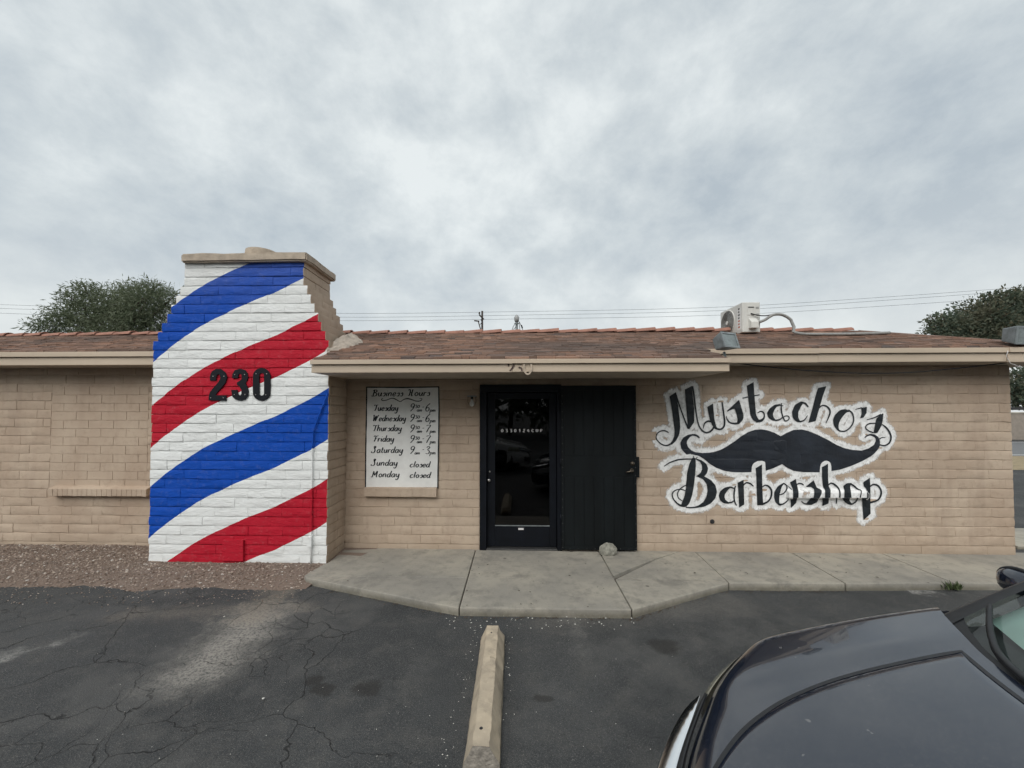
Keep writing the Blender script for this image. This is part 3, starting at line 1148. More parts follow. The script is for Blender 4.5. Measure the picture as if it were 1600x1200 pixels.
sill(sill_rect(75, 229, 760, 775, YW - 0.085), 'window_sill', 0.03, 0.085, True, 20)
sill(sill_rect(569, 682, 762, 776, YW - 0.06), 'window_sill', 0.004, 0.06, True, 6)
sill_r = sill(sill_rect(1234, 1357, 766, 779, YW - 0.06), 'window_sill', 0.03, 0.06, True)

# painted-out holes in the block
hole = W(1113, 815, YW - 0.01)
mb = MB()
mb.lathe((hole.x, YW - 0.0085, hole.z), (0, -1, 0), [(0.030, 0), (0.026, 0.003)], 9)
mb.build('broken_fixing_hole', M['cable'], wall)

# dark room behind the door
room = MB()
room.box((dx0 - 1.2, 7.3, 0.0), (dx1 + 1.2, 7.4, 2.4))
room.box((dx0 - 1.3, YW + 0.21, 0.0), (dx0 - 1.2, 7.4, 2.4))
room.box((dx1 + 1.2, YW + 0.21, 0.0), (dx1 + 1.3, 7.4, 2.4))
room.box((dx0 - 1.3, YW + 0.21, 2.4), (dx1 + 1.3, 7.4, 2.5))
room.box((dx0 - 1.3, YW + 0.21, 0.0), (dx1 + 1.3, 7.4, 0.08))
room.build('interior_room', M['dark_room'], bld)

# --- door frame and glass door
fr = MB()
ZT = 0.10
fr.box((dx0, YW - 0.035, 0.06), (dx0 + 0.085, YW + 0.16, dz1 - 0.10))
fr.box((dx1 - 0.055, YW - 0.035, 0.06), (dx1, YW + 0.16, dz1 - 0.10))
fr.box((dx0, YW - 0.036, dz1 - 0.098), (dx1, YW + 0.161, dz1))
fr.box((dx0 + 0.01, YW - 0.050, dz1 - 0.045), (dx1, YW - 0.037, dz1 - 0.025))
frame = fr.build('door_frame', M['black_metal'], bld, bevel=0.004)
MB().box((dx0 + 0.09, YW - 0.03, 0.05), (dx1 - 0.06, YW + 0.14, ZT - 0.005)).build('threshold', M['rivet'], frame, bevel=0.004)
gl0, gl1 = W(773.5, 720, YW + 0.05).x, W(858.5, 720, YW + 0.05).x
gz0, gz1 = W(812, 822, YW + 0.05).z, W(812, 623, YW + 0.05).z
lx0, lx1 = dx0 + 0.09, dx1 - 0.06
ly0, ly1 = YW + 0.045, YW + 0.09
dr = empty('glass_door', (dx0 + 0.09, ly0, 0.1), parent=bld)
for nm, a, b in (('stile', (lx0, ly0, ZT), (gl0, ly1, dz1 - 0.105)), ('stile', (gl1, ly0, ZT), (lx1, ly1, dz1 - 0.105)),
                 ('rail', (gl0 + 0.001, ly0 + 0.003, ZT), (gl1 - 0.001, ly1 - 0.003, gz0)), ('rail', (gl0 + 0.001, ly0 + 0.003, gz1), (gl1 - 0.001, ly1 - 0.003, dz1 - 0.105))):
    MB().box(a, b).build(nm, M['black_metal'], dr, bevel=0.003)
MB().box((gl0 - 0.002, ly0 + 0.02, gz0 - 0.002), (gl1 + 0.002, ly0 + 0.026, gz1 + 0.002)).build('pane', M['doorglass'], dr)
MB().box((gl0, ly0 + 0.004, gz0 - 0.003), (gl1, ly0 + 0.019, gz0 + 0.008)).build('glazing_bead', M['galv'], dr)
k = W(764, 750, ly0)
MB().lathe((k.x, ly0, k.z), (0, -1, 0), [(0.012, 0), (0.012, 0.012), (0.020, 0.016), (0.022, 0.03), (0.016, 0.04)], 14).build('knob', M['steel'], dr, smooth=True)
k = W(765, 737, ly0)
MB().lathe((k.x, ly0, k.z), (0, -1, 0), [(0.012, 0), (0.009, 0.006)], 12).build('deadbolt', M['steel'], dr, smooth=True)
k = W(814, 826.5, ly0)
MB().box((k.x - 0.034, ly0 - 0.0015, k.z - 0.012), (k.x + 0.034, ly0 + 0.004, k.z + 0.012)).build('label_plate', M['white_text'], dr)

# --- open security door folded back against the wall
sx0, sx1 = W(877, 730, YW - 0.06).x, W(994.5, 730, YW - 0.06).x
sz0, sz1 = W(935, 859.5, YW - 0.06).z, W(935, 602.5, YW - 0.06).z
sd_ = empty('security_door', (sx0, YW - 0.05, sz0), parent=bld)
yf = YW - 0.062
MB().box((sx0, yf, sz0), (sx1, YW - 0.022, sz1)).build('door_sheet', M['black_plank'], sd_, bevel=0.004)
zr0, zr1 = W(935, 745, yf).z, W(935, 712, yf).z
brd = 0.036
for a, b in (((sx0 + 0.001, yf - 0.006, sz0 + 0.001), (sx0 + brd, yf - 0.0005, sz1 - 0.001)), ((sx1 - brd, yf - 0.006, sz0 + 0.001), (sx1 - 0.001, yf - 0.0005, sz1 - 0.001)),
             ((sx0 + brd + 0.001, yf - 0.006, sz0 + 0.001), (sx1 - brd - 0.001, yf - 0.0005, sz0 + 0.05)), ((sx0 + brd + 0.001, yf - 0.006, sz1 - 0.06), (sx1 - brd - 0.001, yf - 0.0005, sz1 - 0.001)),
             ((sx0 + brd + 0.001, yf - 0.006, zr0), (sx1 - brd - 0.001, yf - 0.0005, zr1))):
    MB().box(a, b).build('edge_strip', M['black_plank'], sd_, bevel=0.002)
npl = 7
pw = (sx1 - sx0 - 2 * brd) / npl
for (za, zb) in ((sz0 + 0.052, zr0 - 0.002), (zr1 + 0.002, sz1 - 0.062)):
    for i in range(npl):
        x = sx0 + brd + i * pw
        MB().box((x + 0.004, yf - 0.004, za), (x + pw - 0.004, yf - 0.0004, zb)).build('plank', M['black_plank'], sd_, bevel=0.003)
rv = MB()
for i in range(21):
    z = sz0 + 0.03 + (sz1 - sz0 - 0.06) * i / 20
    for x in (sx0 + 0.014, sx1 - 0.014):
        rv.lathe((x, yf - 0.006, z), (0, -1, 0), [(0.0055, 0), (0.003, 0.003)], 7)
for i in range(1, 9):
    rv.lathe((sx0 + (sx1 - sx0) * i / 9, yf - 0.006, sz0 + 0.018), (0, -1, 0), [(0.0055, 0), (0.003, 0.003)], 7)
tag(rv.build('rivets', M['rivet'], sd_, smooth=True), kind='stuff')
k = W(988, 724, yf)
MB().lathe((k.x, yf - 0.006, k.z), (0, -1, 0), [(0.027, 0), (0.026, 0.008), (0.013, 0.012), (0.012, 0.016)], 18).build('deadbolt', M['bronze'], sd_, smooth=True)
k = W(987, 735, yf)
lv = MB().lathe((k.x, yf - 0.006, k.z), (0, -1, 0), [(0.027, 0), (0.025, 0.008), (0.011, 0.014), (0.011, 0.04)], 18)
lv.tube([(k.x, yf - 0.045, k.z), (k.x - 0.03, yf - 0.05, k.z - 0.003), (k.x - 0.085, yf - 0.045, k.z - 0.016)], [0.011, 0.010, 0.007], 8)
lv.build('lever_handle', M['bronze'], sd_, smooth=True)
MB().box((sx1 + 0.0005, YW - 0.066, W(995, 746, yf).z), (sx1 + 0.036, YW - 0.03, W(995, 714, yf).z)).build('lock_guard', M['black_plank'], sd_, bevel=0.004)
for z in (0.45, 1.15, 1.85):
    MB().lathe((sx0 - 0.006, YW - 0.055, z), (0, 0, 1), [(0.009, 0), (0.009, 0.09)], 10).build('hinge', M['black_metal'], sd_, smooth=True)

# ------------------------------------------------------------------ chimney
def stripe_mat():
    m = Mat('barber_stripe_paint')
    s = m.sep()
    wob = m.math('MULTIPLY', m.math('SUBTRACT', m.noise(7, 3), 0.5), 0.02)
    u = m.math('DIVIDE', m.math('SUBTRACT', s[0], XCL), XCR - XCL)
    fc = m.n.new('ShaderNodeFloatCurve')
    cu = fc.mapping.curves[0]
    tab = [(0, 0), (0.1, 24), (0.2, 44), (0.3, 62), (0.4, 76), (0.5, 89), (0.6, 101), (0.7, 112), (0.8, 126), (0.9, 140), (1, 157)]
    while len(cu.points) < len(tab): cu.points.new(0.5, 0.5)
    for p_, (a, b) in zip(cu.points, tab): p_.location = (a, b / 157)
    fc.mapping.update()
    m.l.new(u, fc.inputs['Value'])
    zl = lambda y: W(235, y, YC).z
    scale_px = (zl(400) - zl(900)) / 500 * 0.985
    v = m.math('ADD', m.math('SUBTRACT', s[2], m.math('MULTIPLY', fc.outputs[0], 157 * scale_px)), wob)
    z0, z1 = zl(1080), zl(400)
    vn = m.math('DIVIDE', m.math('SUBTRACT', v, z0), z1 - z0)
    wh, bl, rd_ = (0.74, 0.755, 0.745), (0.002, 0.062, 0.385), (0.43, 0.009, 0.026)
    bounds = [972, 904, 843, 762, 701, 637, 567, 505]
    cols = [wh, rd_, wh, bl, wh, rd_, wh, bl, wh]
    stops = [(0.0, wh)]
    for y_, c_ in zip(bounds, cols[1:]): stops.append(((zl(y_) - z0) / (z1 - z0), c_))
    c = m.ramp(vn, stops, True)
    n2 = m.noise(20, 5, 0.7)
    c = m.mix(m.sstep(n2, 0.5, 0.8, 0, 0.14), c, (0.30, 0.30, 0.30))
    n3 = m.noise(4, 4, 0.6)
    top = m.sstep(m.math('ADD', s[2], m.math('MULTIPLY', n3, 0.8)), 3.2, 4.2, 0.0, 0.22)
    c = m.mix(top, c, m.mix(0.55, c, (0.30, 0.29, 0.27)))
    m.set(color=c, rough=0.7, spec=0.2)
    m.bump(m.noise(17, 4, 0.72, stretch=(0.5, 1, 1.1)), 0.95, 0.016)
    return m.m


M['stripe'] = stripe_mat()
zst0, zst1 = W(245, 533, YC).z, W(281, 447.6, YC).z
chc = (zst1 - zst0) / 6
ztop = W(380, 409, YC).z
YCB = 5.30


def chim_x(zm):
    k = max(0, min(7, math.floor((zm - zst0) / chc) + 1))
    return XCL + (XTL - XCL) * k / 7, XCR + (XTR - XCR) * k / 7


z = zst1 - chc * math.ceil((zst1 + 0.05) / chc)
courses = []
while z < ztop - 0.03:
    courses.append((z, min(z + chc, ztop)))
    z += chc
cc = MB()
for (za, zb) in courses:
    a, b = chim_x((za + zb) / 2)
    cc.cur = 0
    i0 = len(cc.f)
    cc.box((a + 0.012, YC + 0.009, za), (b - 0.012, YCB - 0.012, zb))
    for q in range(i0, len(cc.f)): cc.mi[q] = 1
    cc.mi[i0 + 2] = 0
chim = cc.build('chimney', [M['stripe'], M['wall']], bld)
tag(chim, 'block chimney painted with red white and blue barber pole stripes')
r9 = random.Random(21)
for k, (za, zb) in enumerate(courses):
    a, b = chim_x((za + zb) / 2)
    a += r9.uniform(-0.006, 0.006); b += r9.uniform(-0.006, 0.006)
    # front face
    L0 = 0.41
    off = (k % 2) * L0 / 2 + r9.uniform(-0.04, 0.04)
    cuts = [a]
    x = XCL - off
    while x < b:
        if x > a + 0.1 and x < b - 0.1: cuts.append(x)
        x += L0
    cuts.append(b)
    for q in range(len(cuts) - 1):
        last = q == len(cuts) - 2
        first = q == 0
        rc = (cuts[q] + 0.0004, cuts[q + 1] - 0.0004, za + 0.003, zb - 0.003, 'rough')
        if last or first:
            place_brick(rc, YC, [M['stripe'], M['wall']], 'end' + ('L' if first else '') + ('R' if last else ''), chim)
        else:
            place_brick(rc, YC, [M['stripe']], 'cfront', chim)
    # right flank
    y0 = YC + 0.045
    yend = YCB if za > 2.3 else YW + 0.05
    ym = y0 + (0.24 if k % 2 else 0.40)
    for (ya, yb_) in ((y0, min(ym, yend)), (ym, yend)):
        if yb_ - ya > 0.05:
            place_brick((ya + 0.001, yb_ - 0.001, za + 0.003, zb - 0.003, 'rough'), 0, [M['wall']], 'wall', chim, 1, b)

# cap slab, mortar crown and round flue
cx0, cx1 = W(281, 400, YC - 0.06).x, W(479, 400, YC - 0.06).x
cy0, cy1 = YC - 0.06, YCB + 0.05
zc0, zc1 = W(380, 408, cy0).z, W(380, 394.5, cy0).z
bm = bmesh.new()
bmesh.ops.create_cube(bm, size=1)
bmesh.ops.scale(bm, verts=bm.verts, vec=(cx1 - cx0, cy1 - cy0, zc1 - zc0))
bmesh.ops.translate(bm, verts=bm.verts, vec=((cx0 + cx1) / 2, (cy0 + cy1) / 2, (zc0 + zc1) / 2))
bmesh.ops.bevel(bm, geom=bm.edges[:], offset=0.016, segments=2, affect='EDGES')
bmesh.ops.subdivide_edges(bm, edges=[e_ for e_ in bm.edges if e_.calc_length() > 0.3], cuts=11, use_grid_fill=True)
for v in bm.verts:
    n_ = noise.noise_vector(v.co * 5) * 0.010 + noise.noise_vector(v.co * 17) * 0.004
    v.co += n_
me = bpy.data.meshes.new('cap_slab')
bm.to_mesh(me); bm.free()
me.polygons.foreach_set('use_smooth', [True] * len(me.polygons))
me.set_sharp_from_angle(angle=R(50))
link_mesh('cap_slab', me, M['concrete_cap'], chim)
ccx, ccy = W(410, 388, (cy0 + cy1) / 2).x, (cy0 + cy1) / 2
MB().lathe((ccx, ccy, zc1 - 0.01), (0, 0, 1), [(0.36, 0), (0.30, 0.03), (0.24, 0.045), (0.22, 0.05)], 22).build('mortar_crown', M['concrete_cap'], chim, smooth=True)
MB().lathe((ccx, ccy, zc1 + 0.03), (0, 0, 1), [(0.185, 0), (0.19, 0.09), (0.185, 0.125), (0.15, 0.127), (0.145, 0.02)], 28).build('flue', M['concrete_cap'], chim, auto=R(40))
# mortar flashing where the flank meets the roof
fl = []
for i in range(22):
    t = i / 21
    y = YC - 0.06 + t * 0.75
    zb_ = zroof(y)
    k_ = math.sin(math.pi * min(1, 0.12 + t * 1.4) / 2) if t < 0.7 else 1.0
    row_ = []
    for j in range(9):
        u = j / 8
        x = XCR - 0.02 + 0.165 * u * k_
        h = (0.135 * (1 - u) ** 0.55 * (1 - u * 0.2)) * k_ - 0.012 * u
        n_ = 0.030 * noise.noise(Vector((t * 9, u * 4, 0))) + 0.015 * noise.noise(Vector((t * 24, u * 11, 3)))
        row_.append((x + n_ * 0.6, y, zb_ + max(-0.02, h + n_ * (1 - u * 0.6))))
    fl.append(row_)
MB().grid(fl).build('mortar_flashing', M['mortar'], chim, smooth=True)
# clean-out door near the ground
a, b = W(349, 843, YC - 0.012), W(381, 876, YC - 0.012)
MB().box((a.x, YC - 0.030, b.z), (b.x, YC + 0.01, a.z)).build('ash_door', M['stripe'], chim, bevel=0.003)

# ------------------------------------------------------------------ roof
roof = MB()
XRE = 5.27          # end of the ridge, where the hip starts
XSE = XWR + 0.36    # side eave
d = 0.014           # deck lies under the shingles
zR = zroof(YR)
YB = 2 * YR - YE
def rp(x, y, dz=0): return (x, y, zroof(y) + dz)
roof.add([rp(XL - 0.3, YE, -d), rp(XSE, YE, -d), rp(XRE, YR, -d), rp(XL - 0.3, YR, -d)], [(0, 1, 2, 3)])
roof.add([rp(XCR + 0.006, YP, -d), rp(XPR, YP, -d), rp(XPR, YE + 0.001, -d), rp(XCR + 0.006, YE + 0.001, -d)], [(0, 1, 2, 3)])
roof.add([(XSE, YE, zroof(YE) - d), (XSE, YB, zroof(YE) - d), (XRE, YR, zR - d)], [(0, 1, 2)])
roof.add([(XL - 0.3, YR, zR - d), (XRE, YR, zR - d), (XSE, YB, zroof(YE) - d), (XL - 0.3, YB, zroof(YE) - d)], [(0, 1, 2, 3)])
roof = roof.build('roof', M['shingle'], bld, recalc=False)

sh = MB()
EX = 0.078
row = 0
y_top = YR
while True:
    y0 = y_top - EX * (row + 1)
    if y0 < YP - 0.03: break
    y1 = y0 + EX + 0.05
    x = XL - 0.3 + rng.uniform(0, 0.2)
    while x < XSE:
        L = rng.choice((0.08, 0.11, 0.15, 0.2, 0.26))
        xa, xb = x + 0.002, x + L - 0.002
        x += L
        xm = (xa + xb) / 2
        if y0 < YE - 0.035 and not (XCR + 0.005 < xa and xb < XPR + 0.01): continue
        if XCL < xm < XCR + 0.01 and y0 > YC - 0.3 and y0 < YCB: continue
        if xm > XRE and y0 + EX * 0.6 > YR - (xm - XRE) * (YR - YE) / (XSE - XRE): continue
        th = rng.choice((0.004, 0.008, 0.015))
        yl = y0 + rng.uniform(-0.006, 0.006)
        c0, c1 = (xa, yl, zroof(yl) + th), (xb, yl, zroof(yl) + th + rng.uniform(-0.002, 0.002))
        c2, c3 = (xb, y1, zroof(y1) - 0.004), (xa, y1, zroof(y1) - 0.004)
        f0, f1 = (xa, yl + 0.002, zroof(yl) - 0.012), (xb, yl + 0.002, zroof(yl) - 0.012)
        sh.add([c0, c1, c2, c3, f0, f1], [(0, 1, 2, 3), (4, 5, 1, 0), (1, 5, 2), (0, 3, 4)])
    row += 1
tag(sh.build('shingles', M['shingle'], roof, recalc=False), kind='stuff')

# ridge tiles, each lapped over the next
tile_v = []
for k in range(4):
    mb = MB()
    rows = []
    for i in range(2):
        r_ = 0.078 + 0.016 * i + rng.uniform(-0.004, 0.004)
        rows.append([(0.335 * i, r_ * math.cos(math.pi * (0.02 + 0.96 * j / 10)), r_ * 0.72 * math.sin(math.pi * (0.02 + 0.96 * j / 10)) + 0.016 * i) for j in range(11)])
    rows.append([(0.335, y * 0.86, z_ * 0.84) for (_, y, z_) in rows[-1]])
    me = mb.grid(rows).mesh('ridge_tile', True, [M['terracotta']])
    me.set_sharp_from_angle(angle=R(50))
    tile_v.append(me)
x = XL
while x < XRE - 0.2:
    o = link_mesh('ridge_tile', rng.choice(tile_v), None)
    o.location = (x, YR + rng.uniform(-0.008, 0.008), zR - 0.022 + rng.uniform(-0.004, 0.004) + 0.008 * math.sin(x * 0.9))
    o.rotation_euler = (0, rng.uniform(-0.012, 0.012), rng.uniform(-0.02, 0.02))
    par(o, roof)
    x += 0.298
hp = Vector((XSE, YE, zroof(YE)))
h0 = Vector((XRE, YR, zR))
hd = hp - h0
MB().prism([h0 + Vector((0, -0.09, -0.028)), h0 + Vector((0, 0, 0.012)), h0 + Vector((0.09, 0.05, -0.028))], hd).build('hip_cap', M['shingle'], roof)

# fascias: lower board and the drip trim above it; each straight run is its own board
def zP(py): return W(812, py, YP).z
def zE(py): return W(1350, py, YE).z
def fascia(x0, x1, yf, zlo, zmid, zhi):
    MB().box((x0, yf, zlo), (x1, yf + 0.035, zmid - 0.004)).build('fascia_board', M['fascia'], roof, bevel=0.004)
    MB().box((x0 - 0.004, yf - 0.026, zmid), (x1 + 0.004, yf + 0.030, zhi)).build('drip_trim', M['fascia'], roof, bevel=0.004)


xm_ = W(800, 570, YP).x
fascia(XCR + 0.012, xm_, YP, zP(581.5), zP(568.5), zroof(YP) - d - 0.002)
fascia(xm_ + 0.002, XPR, YP + 0.003, zP(581), zP(568), zroof(YP) - d - 0.001)
fascia(XPR + 0.002, W(1278, 560, YE).x, YE, zE(566), zE(552.5), zroof(YE) - d - 0.002)
fascia(W(1278, 560, YE).x + 0.003, W(1573, 560, YE).x, YE + 0.002, zE(565.5), zE(552), zroof(YE) - d - 0.002)
fascia(W(1573, 560, YE).x + 0.004, XSE, YE - 0.012, zE(566.5), zE(552), zroof(YE) - d - 0.002)
fascia(XL - 0.3, XCL - 0.004, YE, zE(566), zE(552.5), zroof(YE) - d - 0.002)
MB().box((XSE - 0.035, YE + 0.04, zE(566)), (XSE, YB - 0.04, zroof(YE) - d - 0.003)).build('side_fascia', M['fascia'], roof)
# porch ends
for x in (XCR + 0.012, XPR - 0.035):
    MB().prism([Vector((x, YP + 0.036, zP(581))), Vector((x, YW - 0.01, zP(581))), Vector((x, YW - 0.01, zroof(YW) - 0.03)), Vector((x, YP + 0.036, zroof(YP) - 0.03))], (0.034, 0, 0)).build('porch_end_board', M['fascia'], roof)
MB().box((XCR + 0.05, YP + 0.036, ZSP), (XPR - 0.036, YW + 0.02, ZSP + 0.012)).build('porch_soffit', M['soffit'], roof)
MB().box((XPR + 0.003, YE + 0.037, ZS), (XSE - 0.036, YW + 0.02, ZS + 0.012)).build('eave_soffit', M['soffit'], roof)
MB().box((XWR + 0.001, YW + 0.022, ZS), (XSE - 0.036, YB - 0.05, ZS + 0.012)).build('side_soffit', M['soffit'], roof)
MB().box((XL - 0.3, YE + 0.037, ZS), (XCL - 0.004, YW + 0.02, ZS + 0.012)).build('eave_soffit', M['soffit'], roof)

# ------------------------------------------------------------------ painted shop sign
K = 140 / 1200
ZO = {'A': (1010, 580), 'B': (1130, 580), 'C': (1260, 580), 'D': (1020, 700), 'E': (1150, 700), 'F': (1260, 700)}


def rib(o, pairs):
    """brush mark between two edges, given as (xl,yl,xr,yr)"""
    ox, oy = ZO[o]
    return [(ox + a * K, oy + b * K, ox + c * K, oy + d_ * K) for a, b, c, d_ in pairs]


def thin(o, pts):
    """brush mark along a centre line, given as (x,y,width)"""
    ox, oy = ZO[o]
    sp = smooth_path([(ox + x * K, oy + y * K, w * K) for x, y, w in pts], 1.1)
    out = []
    for i, p in enumerate(sp):
        a, b = sp[max(0, i - 1)], sp[min(len(sp) - 1, i + 1)]
        d_ = (b - a)[:2]
        n_ = np.linalg.norm(d_) or 1
        nx, ny = -d_[1] / n_, d_[0] / n_
        w = max(p[2], 0.9) / 2
        out.append((p[0] + nx * w, p[1] + ny * w, p[0] - nx * w, p[1] - ny * w))
    return ('raw', out)


